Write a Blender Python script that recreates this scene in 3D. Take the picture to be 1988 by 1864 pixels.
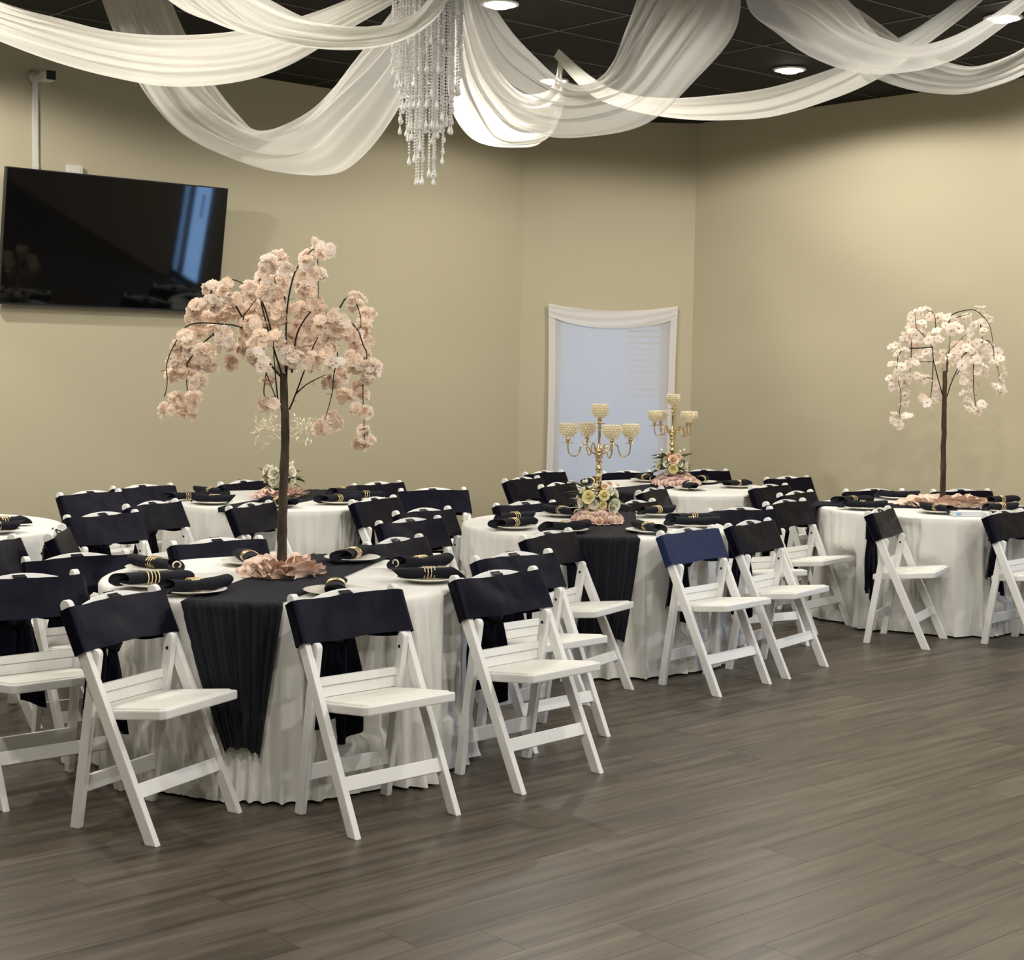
import bpy, bmesh, math, random
from mathutils import Vector, Matrix, noise

# ---------------------------------------------------------------- camera, world, daylight, exposure
scene = bpy.context.scene
for o in list(bpy.data.objects):
    bpy.data.objects.remove(o, do_unlink=True)
col = scene.collection

cam_data = bpy.data.cameras.new('camera')
cam_data.sensor_fit = 'HORIZONTAL'
cam_data.sensor_width = 36.0
cam_data.lens = 36.0 * 3038.1 / 1988.0
cam_data.clip_end = 200
cam = bpy.data.objects.new('camera', cam_data)
col.objects.link(cam)
cam.matrix_world = (Matrix.Translation((0, 0, 1.579)) @ Matrix.Rotation(math.pi / 2 - 0.0724, 4, 'X')
                    @ Matrix.Rotation(0.0168, 4, 'Z'))
scene.camera = cam

world = bpy.data.worlds.new('World')
scene.world = world
world.use_nodes = True
wbg = world.node_tree.nodes['Background']
wbg.inputs['Color'].default_value = (0.62, 0.74, 0.95, 1)
wbg.inputs['Strength'].default_value = 0.66

scene.view_settings.view_transform = 'Standard'
scene.view_settings.look = 'None'
scene.view_settings.gamma = 1.0
scene.view_settings.use_curve_mapping = False
scene.view_settings.exposure = 0.0

# room frame: E1 runs along the left wall, E2 along the right wall
AZ = math.radians(48.7)
E1 = Vector((math.sin(AZ), math.cos(AZ), 0))
E2 = Vector((math.cos(AZ), -math.sin(AZ), 0))
S0, S1, T0, T1 = -4.2, 10.005, -9.99, 3.9      # room extent along E1 / E2
HC = 3.656                                     # ceiling height
ZT = 0.72                                      # table height
DOOR_T0, DOOR_T1, DOOR_H = -2.62, -1.82, 2.45    # glazed door in the right wall


def rp(s, t, z=0.0):
    return E1 * s + E2 * t + Vector((0, 0, z))


# daylight falling in through the glazed door of the right wall (outside the frame)
dl = bpy.data.lights.new('door_daylight', 'AREA')
dl.shape = 'RECTANGLE'
dl.size, dl.size_y = DOOR_T1 - DOOR_T0, DOOR_H
dl.color = (0.36, 0.60, 1.0)
dl.energy = 80
dlo = bpy.data.objects.new('door_daylight', dl)
col.objects.link(dlo)
dlo.matrix_world = (Matrix.Translation(rp(S1 + 0.22, (DOOR_T0 + DOOR_T1) / 2, DOOR_H / 2))
                    @ Matrix(((-E2.x, 0, E1.x), (-E2.y, 0, E1.y), (0, 1, 0))).to_4x4())
DRAPES = {'a': ([(-3.456,8.0,3.63),(-2.993,7.996,3.514),(-2.605,7.989,3.354),(-2.292,7.976,3.268),(-2.029,7.955,3.202),(-1.739,7.925,3.176),(-1.424,7.885,3.188),(-1.137,7.836,3.244),(-0.828,7.779,3.348),(-0.524,7.716,3.485),(-0.3,7.65,3.63)],[(-3.457,8.0,3.62),(-2.972,7.934,3.323),(-2.568,7.871,3.146),(-2.246,7.814,3.03),(-1.98,7.765,2.966),(-1.695,7.725,2.924),(-1.389,7.695,2.941),(-1.112,7.674,3.022),(-0.814,7.661,3.188),(-0.519,7.654,3.373),(-0.3,7.65,3.617)]),'b': ([(-1.975,9.0,3.63),(-1.853,8.906,3.378),(-1.69,8.809,3.108),(-1.528,8.706,2.906),(-1.377,8.595,2.781),(-1.212,8.475,2.826),(-0.992,8.345,2.971),(-0.818,8.206,3.16),(-0.649,8.059,3.339),(-0.46,7.906,3.533),(-0.329,7.75,3.63)],[(-2.367,9.0,3.62),(-2.241,8.844,3.359),(-2.07,8.691,3.072),(-1.847,8.544,2.84),(-1.57,8.405,2.697),(-1.277,8.275,2.588),(-1.019,8.155,2.541),(-0.822,8.044,2.593),(-0.62,7.941,2.794),(-0.427,7.844,3.171),(-0.304,7.75,3.62)]),'c': ([(-1.373,5.6,3.263),(-1.208,5.845,3.102),(-1.041,6.087,3.005),(-0.917,6.32,2.968),(-0.78,6.543,2.972),(-0.63,6.754,3.009),(-0.492,6.953,3.085),(-0.414,7.142,3.205),(-0.356,7.323,3.39),(-0.306,7.5,3.577)],[(-1.499,5.6,3.261),(-1.38,5.777,2.99),(-1.288,5.958,2.904),(-1.17,6.147,2.881),(-1.002,6.346,2.86),(-0.823,6.557,2.87),(-0.632,6.78,2.92),(-0.45,7.013,3.034),(-0.332,7.255,3.225),(-0.289,7.5,3.573)]),'d': ([(-0.261,7.6,3.605),(-0.174,7.69,3.387),(-0.06,7.775,3.224),(0.069,7.853,3.106),(0.2,7.921,3.007),(0.331,7.976,2.987),(0.448,8.02,3.081),(0.544,8.053,3.306),(0.637,8.079,3.556),(0.75,8.1,3.63)],[(-0.31,7.6,3.58),(-0.292,7.621,3.176),(-0.228,7.647,2.914),(-0.089,7.68,2.77),(0.112,7.724,2.706),(0.34,7.779,2.716),(0.648,7.847,2.793),(0.881,7.925,3.007),(1.09,8.01,3.293),(1.116,8.1,3.62)]),'e': ([(-0.303,7.75,3.619),(-0.25,8.192,3.4),(-0.161,8.62,3.251),(-0.02,9.025,3.159),(0.102,9.403,3.183),(0.215,9.758,3.323),(0.252,10.1,3.545)],[(-0.328,7.75,3.607),(-0.357,8.092,3.274),(-0.357,8.447,2.998),(-0.244,8.825,2.838),(-0.015,9.23,2.85),(0.187,9.658,2.989),(0.286,10.1,3.514)]),'f': ([(0.251,10.1,3.593),(0.456,9.856,3.376),(0.665,9.609,3.227),(0.89,9.353,3.154),(1.159,9.087,3.132),(1.465,8.81,3.141),(1.772,8.52,3.209),(1.997,8.22,3.313),(2.171,7.912,3.428),(2.418,7.6,3.625)],[(0.22,10.1,3.545),(0.423,9.788,3.269),(0.627,9.48,3.122),(0.876,9.18,3.025),(1.138,8.89,2.967),(1.409,8.613,2.951),(1.687,8.347,3.026),(1.969,8.091,3.178),(2.205,7.844,3.351),(2.444,7.6,3.589)]),'g': ([(1.115,8.1,3.63),(1.346,8.045,3.623),(1.598,7.987,3.461),(1.744,7.92,3.272),(1.857,7.843,3.171),(1.987,7.754,3.123),(2.132,7.653,3.174),(2.291,7.542,3.286),(2.486,7.423,3.462),(2.673,7.3,3.596)],[(1.116,8.1,3.62),(1.148,7.977,3.376),(1.274,7.858,3.226),(1.422,7.747,3.088),(1.591,7.646,3.003),(1.794,7.557,2.976),(2.015,7.48,3.023),(2.231,7.413,3.169),(2.466,7.355,3.375),(2.673,7.3,3.584)]),'h': ([(1.149,8.15,3.63),(1.466,8.27,3.603),(1.816,8.383,3.451),(2.063,8.486,3.316),(2.255,8.575,3.241),(2.443,8.649,3.217),(2.627,8.708,3.286),(2.836,8.757,3.411),(3.154,8.8,3.62)],[(1.149,8.15,3.62),(1.351,8.193,3.427),(1.632,8.242,3.207),(1.917,8.301,3.096),(2.153,8.375,3.06),(2.422,8.464,3.083),(2.725,8.567,3.206),(3.007,8.68,3.398),(3.183,8.8,3.606)])}
TREE_FRONT = {'clusters': [(-1.205,6.199,1.869,0.03),(-1.136,6.122,1.871,0.035),(-1.254,6.271,1.791,0.041),(-1.177,6.157,1.808,0.04),(-1.101,6.095,1.821,0.035),(-1.28,6.276,1.75,0.031),(-1.276,6.488,1.757,0.042),(-1.208,6.459,1.768,0.042),(-1.155,6.453,1.799,0.037),(-1.295,6.224,1.678,0.03),(-1.275,6.326,1.686,0.031),(-1.332,6.255,1.633,0.036),(-1.269,6.198,1.643,0.04),(-1.22,6.153,1.619,0.035),(-1.34,6.248,1.577,0.036),(-1.331,6.451,1.578,0.042),(-1.259,6.455,1.579,0.042),(-1.37,6.363,1.526,0.031),(-1.327,6.406,1.521,0.036),(-1.254,6.198,1.498,0.035),(-1.344,6.267,1.435,0.025),(-1.301,6.355,1.419,0.036),(-1.322,6.384,1.371,0.031),(-1.397,6.3,1.383,0.023),(-1.369,6.385,1.386,0.021),(-1.133,6.114,1.679,0.04),(-1.17,6.368,1.637,0.031),(-1.156,6.403,1.581,0.031),(-1.197,6.317,1.702,0.031),(-0.96,6.135,1.953,0.04),(-0.941,6.303,2.0,0.026),(-0.893,6.084,1.941,0.025),(-1.037,6.564,1.921,0.043),(-0.963,6.526,1.915,0.042),(-1.064,6.343,1.868,0.046),(-0.97,6.204,1.863,0.045),(-1.076,6.545,1.825,0.048),(-0.969,6.359,1.835,0.041),(-1.115,6.524,1.771,0.042),(-1.045,6.514,1.783,0.053),(-0.937,6.323,1.778,0.046),(-1.041,6.27,1.724,0.046),(-0.996,6.374,1.717,0.047),(-1.073,6.28,1.673,0.036),(-0.997,6.128,1.662,0.04),(-0.945,6.207,1.674,0.04),(-1.118,6.485,1.634,0.037),(-0.996,6.063,1.607,0.034),(-0.971,6.062,1.563,0.03),(-0.921,6.39,1.667,0.042),(-0.882,6.193,1.6,0.045),(-0.918,6.338,1.564,0.036),(-0.984,6.301,1.502,0.02),(-0.977,6.229,1.417,0.035),(-0.867,6.592,2.026,0.027),(-0.813,6.149,1.966,0.03),(-0.829,6.269,1.939,0.036),(-0.77,6.157,1.928,0.03),(-0.85,6.391,1.9,0.042),(-0.829,6.193,1.86,0.035),(-0.799,6.238,1.817,0.035),(-0.879,6.456,1.799,0.042),(-0.771,6.221,1.777,0.03),(-0.823,6.349,1.74,0.041),(-0.89,6.544,1.734,0.043),(-0.742,6.106,1.73,0.03),(-0.687,6.101,1.755,0.03),(-0.681,6.185,1.723,0.03),(-0.837,6.463,1.659,0.037),(-0.842,6.381,1.617,0.041),(-0.789,6.174,1.576,0.04),(-0.736,6.229,1.643,0.03),(-0.736,6.148,1.612,0.025),(-0.729,6.295,1.679,0.026),(-0.694,6.088,1.578,0.03),(-0.741,6.415,1.515,0.036),(-0.715,6.504,1.531,0.032),(-0.712,6.53,1.446,0.027),(-0.737,6.433,1.348,0.037),(-0.81,6.562,1.316,0.032),(-0.615,6.113,1.835,0.025),(-0.626,6.225,1.81,0.03),(-0.609,6.478,1.783,0.032),(-0.619,6.417,1.724,0.031),(-0.645,6.275,1.695,0.031),(-0.619,6.478,1.689,0.032),(-0.639,6.363,1.651,0.031),(-0.619,6.433,1.626,0.037),(-0.639,6.224,1.599,0.03),(-0.572,6.205,1.57,0.035),(-0.625,6.29,1.564,0.036),(-0.574,6.183,1.535,0.035),(-0.622,6.264,1.498,0.02),(-0.668,6.514,1.452,0.021),(-0.6,6.248,1.453,0.023),(-0.611,6.109,1.401,0.02),(-0.579,6.144,1.391,0.022),(-0.592,6.186,1.319,0.025),(-0.614,6.42,1.262,0.042),(-0.801,6.242,2.058,0.013),(-0.761,6.206,2.021,0.02),(-0.72,6.11,2.019,0.017),(-0.817,6.574,2.068,0.013)],'branches': [[(-0.901,6.3,1.391),(-0.875,6.294,1.453),(-0.819,6.288,1.606),(-0.793,6.282,1.668),(-0.757,6.276,1.719)],[(-0.876,6.3,1.453),(-0.824,6.253,1.495),(-0.745,6.207,1.534)],[(-0.942,6.3,1.411),(-0.952,6.229,1.458),(-0.972,6.159,1.538)],[(-0.947,6.3,1.426),(-0.95,6.229,1.564),(-0.945,6.158,1.663)],[(-0.932,6.3,1.518),(-0.987,6.288,1.588),(-1.031,6.276,1.689),(-1.08,6.265,1.713),(-1.144,6.253,1.727),(-1.288,6.241,1.724),(-1.346,6.229,1.647),(-1.376,6.218,1.566),(-1.371,6.206,1.496),(-1.379,6.194,1.436)],[(-0.892,6.3,1.539),(-0.873,6.306,1.692),(-0.824,6.313,1.779),(-0.784,6.319,1.803),(-0.743,6.325,1.761),(-0.723,6.331,1.67),(-0.713,6.338,1.608),(-0.728,6.344,1.531),(-0.736,6.35,1.454),(-0.764,6.357,1.35)],[(-0.76,6.3,1.719),(-0.728,6.286,1.745),(-0.686,6.272,1.76),(-0.629,6.258,1.72),(-0.601,6.244,1.655),(-0.584,6.23,1.61),(-0.597,6.216,1.489),(-0.589,6.202,1.333),(-0.587,6.188,1.279)],[(-0.76,6.3,1.719),(-0.707,6.271,1.785),(-0.673,6.241,1.835),(-0.64,6.212,1.841),(-0.607,6.182,1.769),(-0.603,6.153,1.718)],[(-0.932,6.3,1.533),(-0.974,6.3,1.665),(-1.015,6.299,1.816),(-1.021,6.299,1.922),(-1.001,6.298,1.983),(-0.971,6.298,2.014),(-0.945,6.297,1.964)],[(-0.912,6.3,1.534),(-0.912,6.287,1.767),(-0.885,6.273,1.918),(-0.843,6.26,1.988),(-0.792,6.246,2.033),(-0.782,6.233,1.968),(-0.777,6.22,1.837)],[(-0.966,6.3,1.665),(-1.017,6.34,1.818),(-1.091,6.38,1.887),(-1.16,6.419,1.911),(-1.177,6.459,1.851)],[(-1.035,6.3,1.689),(-1.08,6.26,1.748),(-1.053,6.219,1.787),(-1.016,6.179,1.826)],[(-0.917,6.3,1.539),(-0.919,6.303,1.813),(-0.951,6.306,1.878),(-0.967,6.309,1.919)],[(-1.086,6.3,1.714),(-1.099,6.344,1.709),(-1.127,6.388,1.617)],[(-1.087,6.3,1.749),(-1.137,6.293,1.834),(-1.171,6.285,1.859),(-1.195,6.278,1.878),(-1.214,6.271,1.832)],[(-1.153,6.3,1.728),(-1.245,6.331,1.661),(-1.313,6.362,1.588),(-1.335,6.394,1.542),(-1.336,6.425,1.453),(-1.327,6.456,1.39)],[(-0.798,6.3,2.037),(-0.768,6.296,2.042),(-0.737,6.293,2.028)],[(-0.994,6.3,1.537),(-0.997,6.259,1.461),(-0.975,6.217,1.402)]],'trunk': [(-0.929,6.3,0.713),(-0.926,6.3,0.839),(-0.926,6.3,0.964),(-0.921,6.3,1.111),(-0.916,6.3,1.277),(-0.921,6.3,1.402),(-0.924,6.3,1.536)]}
TREE_RIGHT = {'clusters': [(2.572,10.074,1.937,0.054),(2.577,9.894,1.968,0.038),(2.552,10.079,1.891,0.046),(2.592,9.996,1.882,0.046),(2.733,10.307,1.946,0.047),(2.789,10.282,1.939,0.055),(2.805,10.115,1.926,0.046),(2.772,9.885,1.874,0.053),(2.743,9.992,1.869,0.046),(2.682,9.987,1.83,0.045),(2.524,9.989,1.835,0.046),(2.491,10.007,1.82,0.038),(2.646,10.284,1.813,0.055),(2.633,9.94,1.799,0.038),(2.687,9.891,1.799,0.03),(2.482,10.239,1.747,0.039),(2.518,10.137,1.77,0.046),(2.619,10.326,1.766,0.047),(2.497,10.075,1.708,0.046),(2.653,10.298,1.712,0.047),(2.695,10.19,1.704,0.039),(2.76,10.261,1.706,0.039),(2.801,10.239,1.706,0.031),(2.439,10.107,1.623,0.046),(2.458,9.966,1.601,0.045),(2.538,9.988,1.632,0.046),(2.677,10.291,1.65,0.031),(2.801,10.316,1.637,0.039),(2.851,10.328,1.638,0.039),(2.438,10.062,1.547,0.042),(2.582,10.18,1.549,0.046),(2.549,10.227,1.524,0.047),(2.461,10.15,1.493,0.039),(2.56,10.236,1.478,0.047),(2.526,10.123,1.441,0.027),(2.67,10.189,1.542,0.035),(2.754,10.208,1.497,0.035),(2.665,10.001,1.566,0.023),(2.574,10.278,1.38,0.031),(2.5,10.247,1.291,0.039),(2.494,9.945,1.293,0.038),(2.548,10.28,1.251,0.031),(2.696,10.332,1.416,0.035),(2.746,10.199,1.428,0.035),(2.628,9.893,1.394,0.038),(2.96,10.3,1.857,0.031),(2.883,9.946,1.795,0.034),(2.936,10.341,1.772,0.047),(2.882,10.197,1.715,0.054),(2.852,9.91,1.742,0.038),(2.945,9.976,1.774,0.038),(2.982,10.172,1.717,0.054),(3.033,10.138,1.725,0.046),(3.088,10.19,1.711,0.046),(3.134,10.217,1.727,0.039),(3.108,10.051,1.672,0.038),(3.046,9.967,1.641,0.038),(3.163,10.146,1.612,0.031),(2.939,9.915,1.669,0.045),(2.987,10.285,1.656,0.047),(2.97,9.962,1.609,0.038),(3.105,10.206,1.611,0.031),(2.94,10.249,1.585,0.039),(3.018,10.277,1.586,0.031),(3.036,10.131,1.587,0.027),(3.013,10.279,1.524,0.043),(2.87,9.975,1.555,0.03),(3.14,10.14,1.551,0.027),(3.089,10.063,1.489,0.031),(3.164,10.159,1.489,0.035),(2.995,10.235,1.462,0.031),(2.91,10.101,1.455,0.027),(2.927,10.127,1.409,0.027),(2.893,9.902,1.376,0.038),(2.956,9.925,1.384,0.038),(2.999,10.154,1.341,0.031),(2.984,10.108,1.99,0.027),(2.967,10.281,1.95,0.039),(3.037,10.151,1.931,0.039),(2.929,9.962,1.89,0.03),(3.013,10.061,1.853,0.038),(3.081,10.2,1.772,0.039),(2.833,10.127,1.668,0.046),(2.825,9.882,1.652,0.03)],'branches': [[(2.796,10.1,1.438),(2.819,10.112,1.515),(2.872,10.124,1.638),(2.903,10.136,1.707),(3.004,10.148,1.778),(3.068,10.16,1.795),(3.105,10.172,1.734),(3.127,10.184,1.658),(3.157,10.196,1.566),(3.163,10.208,1.504)],[(2.852,10.1,1.577),(2.933,10.205,1.655)],[(2.765,10.1,1.438),(2.711,10.078,1.597),(2.683,10.056,1.68),(2.667,10.034,1.748),(2.598,10.011,1.83),(2.553,9.989,1.866),(2.537,9.967,1.948)],[(2.693,10.1,1.749),(2.594,10.102,1.74),(2.503,10.104,1.731),(2.468,10.106,1.662),(2.472,10.108,1.555),(2.499,10.11,1.441),(2.493,10.112,1.31),(2.498,10.114,1.28)],[(2.782,10.1,1.591),(2.783,10.087,1.682),(2.779,10.075,1.712),(2.9,10.062,1.843)],[(2.79,10.1,1.591),(2.826,10.192,1.837)],[(2.893,10.1,1.707),(2.935,10.088,1.719),(2.949,10.076,1.639),(2.952,10.064,1.487),(2.967,10.052,1.381),(2.965,10.04,1.351)],[(2.789,10.1,1.835),(2.796,10.086,1.948),(2.889,10.072,1.987),(2.954,10.057,1.98),(3.029,10.043,1.898),(3.056,10.029,1.77),(3.063,10.015,1.664)],[(2.696,10.1,1.666),(2.696,10.099,1.543),(2.688,10.097,1.436),(2.681,10.096,1.398)],[(2.692,10.1,1.547),(2.646,10.249,1.569)],[(2.696,10.1,1.654),(2.571,9.97,1.655)],[(2.553,10.1,1.8),(2.538,10.038,1.67),(2.519,9.977,1.572)],[(2.713,10.1,1.803),(2.698,10.119,1.955),(2.656,10.139,1.982)],[(2.838,10.1,1.942),(2.957,10.223,1.971)],[(2.992,10.1,1.899),(3.013,10.104,1.793)]],'trunk': [(2.79,10.1,0.75),(2.787,10.1,0.934),(2.783,10.1,1.134),(2.779,10.1,1.333),(2.778,10.1,1.466),(2.773,10.1,1.598)]}
CHAIR_POSE = {'L': (-1.052,5.203,1.104),'M': (-0.344,5.271,0.752),'R': (0.202,5.863,0.813),'B': (1.16,7.658,0.84),'N': (1.561,8.135,0.929),'Q': (2.492,9.073,1.082),'c4': (0.262,6.48,0.779),'c5': (0.481,7.436,1.025),'c6': (-1.591,5.519,0.724),'c7': (-1.558,6.174,0.727),'c8': (-1.106,6.808,0.7),'c9': (-0.228,7.047,1.067),'c10': (-0.259,7.936,0.874),'c11': (-0.214,8.521,0.913),'c12': (-0.365,9.901,0.442),'c13': (-0.521,9.249,1.066),'c14': (-1.158,8.769,1.213),'c15': (-1.729,8.745,1.138),'c16': (-2.295,9.345,0.938),'c17': (-2.123,9.859,0.851),'c18': (-1.868,7.993,0.932),'c19': (-1.8,7.42,1.711),'c20': (-1.97,6.818,1.361),'c21': (-1.523,10.432,1.036),'c22': (-0.642,10.438,0.893),'c24': (0.373,11.181,1.005),'c24b': (0.52,11.868,0.881),'c25': (0.623,10.702,1.065),'c26': (0.314,9.021,0.705),'c27': (1.043,9.302,0.96),'c28': (1.26,10.37,1.135),'c32': (1.521,8.838,0.52),'c34': (2.188,10.242,0.92),'c35': (2.087,10.81,0.848),'c36': (2.323,11.654,0.657),'c37': (1.098,11.987,0.584),'c38': (1.72,12.304,0.51),'c40': (3.177,8.997,0.803),'c41': (2.624,10.468,0.323),'c42': (3.256,10.579,0.329),'c33': (1.981,9.511,0.865)}
NAPKINS = [('T1',-1.384,5.856,0.491,0.232,0.682,1),('T1',-1.167,5.726,0.748,0.26,0.586,1),('T1',-1.438,6.295,-0.646,0.256,0.535,1),('T1',-1.106,6.59,-1.181,0.26,0.395,1),('T1',-0.684,6.714,1.28,0.26,0.514,1),('T1',-0.38,6.564,0.68,0.26,0.612,0),('T1',-0.297,6.156,0.276,0.26,0.616,1),('T1',-0.648,5.771,-1.458,0.26,0.544,1),('T2',-1.998,9.58,0.653,0.171,0.667,0),('T2',-1.821,9.361,-0.26,0.26,0.647,1),('T2',-1.915,9.942,-0.639,0.215,0.484,1),('T2',-1.384,9.268,-0.787,0.209,0.585,1),('T2',-1.062,9.53,0.716,0.26,0.495,1),('T2',-1.11,10.156,1.163,0.26,0.45,0),('T2',-0.92,9.845,0.369,0.232,0.52,1),('T4',0.018,8.634,0.688,0.26,0.443,0),('T4',-0.017,8.204,0.827,0.26,0.65,1),('T4',0.267,8.011,0.621,0.226,0.647,1),('T4',0.291,8.977,-0.874,0.254,0.413,1),('T4',0.842,9.044,0.67,0.201,0.585,1),('T4',1.019,8.749,0.368,0.26,0.579,0),('T4',0.984,8.48,0.168,0.26,0.537,1),('T4',0.719,8.139,-1.174,0.26,0.529,1),('T5',1.02,11.858,-1.298,0.26,0.442,1),('T5',1.423,11.765,1.283,0.26,0.392,1),('T5',1.27,11.12,-1.489,0.26,0.34,1),('T5',1.646,11.423,0.804,0.26,0.457,1),('T5',0.57,11.453,1.272,0.26,0.658,0),('T6',2.219,10.16,0.538,0.26,0.493,0),('T6',2.194,9.757,-0.099,0.254,0.585,1),('T6',2.622,9.587,-1.132,0.142,0.469,1),('T6',3.051,9.738,0.475,0.245,0.47,1),('T6',3.258,10.32,0.577,0.211,0.719,1),('T6',2.618,10.61,-0.252,0.095,0.566,1),('T3',-2.582,7.917,0.847,0.208,0.448,0),('T3',-2.498,7.602,0.636,0.206,0.753,1)]
ROOM = Matrix(((E1.x, E2.x, 0, 0), (E1.y, E2.y, 0, 0), (0, 0, 1, 0), (0, 0, 0, 1)))

# ---------------------------------------------------------------- helpers


def mat(name, color, rough=0.6, metal=0.0, spec=0.5, sheen=0.0, trans=0.0, ior=1.45, coat=0.0):
    m = bpy.data.materials.new(name)
    m.use_nodes = True
    b = m.node_tree.nodes['Principled BSDF']
    b.inputs['Base Color'].default_value = (*color, 1)
    b.inputs['Roughness'].default_value = rough
    b.inputs['Metallic'].default_value = metal
    b.inputs['Specular IOR Level'].default_value = spec
    b.inputs['IOR'].default_value = ior
    b.inputs['Transmission Weight'].default_value = trans
    b.inputs['Coat Weight'].default_value = coat
    if sheen:
        b.inputs['Sheen Weight'].default_value = sheen
        b.inputs['Sheen Roughness'].default_value = 0.4
    return m


def nodes(m):
    return m.node_tree.nodes, m.node_tree.links, m.node_tree.nodes['Principled BSDF']


def add_noise_color(m, c1, c2, scale=8.0, detail=4.0, coord='Object', stretch=None, lo=0.3, hi=0.7):
    N, L, b = nodes(m)
    tc = N.new('ShaderNodeTexCoord')
    src = tc.outputs[coord]
    if stretch:
        mp = N.new('ShaderNodeMapping')
        mp.inputs['Scale'].default_value = stretch
        L.new(src, mp.inputs['Vector'])
        src = mp.outputs['Vector']
    t = N.new('ShaderNodeTexNoise')
    t.inputs['Scale'].default_value = scale
    t.inputs['Detail'].default_value = detail
    L.new(src, t.inputs['Vector'])
    r = N.new('ShaderNodeValToRGB')
    r.color_ramp.elements[0].position = lo
    r.color_ramp.elements[1].position = hi
    r.color_ramp.elements[0].color = (*c1, 1)
    r.color_ramp.elements[1].color = (*c2, 1)
    L.new(t.outputs['Fac'], r.inputs['Fac'])
    L.new(r.outputs['Color'], b.inputs['Base Color'])
    return t


def add_bump(m, scale=40.0, strength=0.2, dist=0.01, coord='Object', stretch=None, detail=3.0):
    N, L, b = nodes(m)
    tc = N.new('ShaderNodeTexCoord')
    src = tc.outputs[coord]
    if stretch:
        mp = N.new('ShaderNodeMapping')
        mp.inputs['Scale'].default_value = stretch
        L.new(src, mp.inputs['Vector'])
        src = mp.outputs['Vector']
    t = N.new('ShaderNodeTexNoise')
    t.inputs['Scale'].default_value = scale
    t.inputs['Detail'].default_value = detail
    L.new(src, t.inputs['Vector'])
    bp = N.new('ShaderNodeBump')
    bp.inputs['Strength'].default_value = strength
    bp.inputs['Distance'].default_value = dist
    L.new(t.outputs['Fac'], bp.inputs['Height'])
    L.new(bp.outputs['Normal'], b.inputs['Normal'])


class MB:
    """collects geometry for one mesh"""

    def __init__(self):
        self.v = []
        self.f = []

    def add(self, vs, fs):
        o = len(self.v)
        self.v += [tuple(p) for p in vs]
        self.f += [tuple(i + o for i in f) for f in fs]
        return self

    def box(self, c, s, mtx=None):
        c = Vector(c)
        h = Vector(s) / 2
        vs = [Vector((x * h.x, y * h.y, z * h.z)) for x in (-1, 1) for y in (-1, 1) for z in (-1, 1)]
        if mtx is not None:
            vs = [mtx @ p for p in vs]
        vs = [p + c for p in vs]
        return self.add(vs, [(0, 1, 3, 2), (4, 6, 7, 5), (0, 4, 5, 1), (2, 3, 7, 6), (0, 2, 6, 4), (1, 5, 7, 3)])

    def prism(self, pts, fn, d0, d1):
        """2-D polygon pts extruded from d0 to d1; fn(a, b, d) gives the 3-D point"""
        n = len(pts)
        vs = [fn(a, b, d0) for a, b in pts] + [fn(a, b, d1) for a, b in pts]
        fs = [tuple(range(n))[::-1], tuple(range(n, 2 * n))]
        fs += [(i, (i + 1) % n, n + (i + 1) % n, n + i) for i in range(n)]
        return self.add(vs, fs)

    def grid(self, fn, nu, nv, closed=False):
        vs = []
        for j in range(nv + 1):
            for i in range(nu if closed else nu + 1):
                vs.append(fn(i / nu, j / nv))
        w = nu if closed else nu + 1
        fs = []
        for j in range(nv):
            for i in range(nu):
                a = j * w + i
                b = j * w + (i + 1) % w
                fs.append((a, b, b + w, a + w))
        return self.add(vs, fs)

    def lathe(self, prof, n=24, c=(0, 0, 0)):
        c = Vector(c)
        return self.grid(lambda u, v: self._lp(prof, u, v, c), n, len(prof) - 1, True)

    @staticmethod
    def _lp(prof, u, v, c):
        r, z = prof[round(v * (len(prof) - 1))]
        a = u * 2 * math.pi
        return c + Vector((r * math.cos(a), r * math.sin(a), z))

    def tube(self, path, radii, n=8, caps=True):
        path = [Vector(p) for p in path]
        if not isinstance(radii, (list, tuple)):
            radii = [radii] * len(path)
        rings = []
        up = Vector((0.123, 0.456, 0.88)).normalized()
        for i, p in enumerate(path):
            d = (path[min(i + 1, len(path) - 1)] - path[max(i - 1, 0)])
            d = d.normalized() if d.length > 1e-9 else Vector((0, 0, 1))
            if abs(d.dot(up)) > 0.97:
                up = Vector((1, 0.1, 0)).normalized()
            x = d.cross(up).normalized()
            y = d.cross(x).normalized()
            rings.append([p + (x * math.cos(k * 2 * math.pi / n) + y * math.sin(k * 2 * math.pi / n)) * radii[i]
                          for k in range(n)])
        vs = [q for r in rings for q in r]
        fs = []
        for i in range(len(path) - 1):
            for k in range(n):
                a = i * n + k
                b = i * n + (k + 1) % n
                fs.append((a, b, b + n, a + n))
        if caps:
            fs.append(tuple(range(n))[::-1])
            fs.append(tuple(range((len(path) - 1) * n, len(path) * n)))
        return self.add(vs, fs)

    def mesh(self, name, material=None, smooth=False, bevel=0.0, angle=None):
        me = bpy.data.meshes.new(name)
        me.from_pydata(self.v, [], self.f)
        if bevel:
            bm = bmesh.new()
            bm.from_mesh(me)
            bmesh.ops.recalc_face_normals(bm, faces=bm.faces)
            es = [e for e in bm.edges if len(e.link_faces) == 2 and e.calc_face_angle(0) > 0.5]
            bmesh.ops.bevel(bm, geom=es, offset=bevel, segments=2, profile=0.6, affect='EDGES', clamp_overlap=True)
            bm.to_mesh(me)
            bm.free()
        if smooth:
            me.shade_smooth()
        if material:
            me.materials.append(material)
        me.update()
        return me

    def build(self, name, material, parent=None, smooth=False, bevel=0.0):
        return place(name, self.mesh(name, material, smooth, bevel), parent)


def place(name, me, parent=None, mtx=None):
    o = bpy.data.objects.new(name, me)
    col.objects.link(o)
    if parent:
        o.parent = parent
    if mtx is not None:
        o.matrix_local = mtx
    return o


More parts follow.
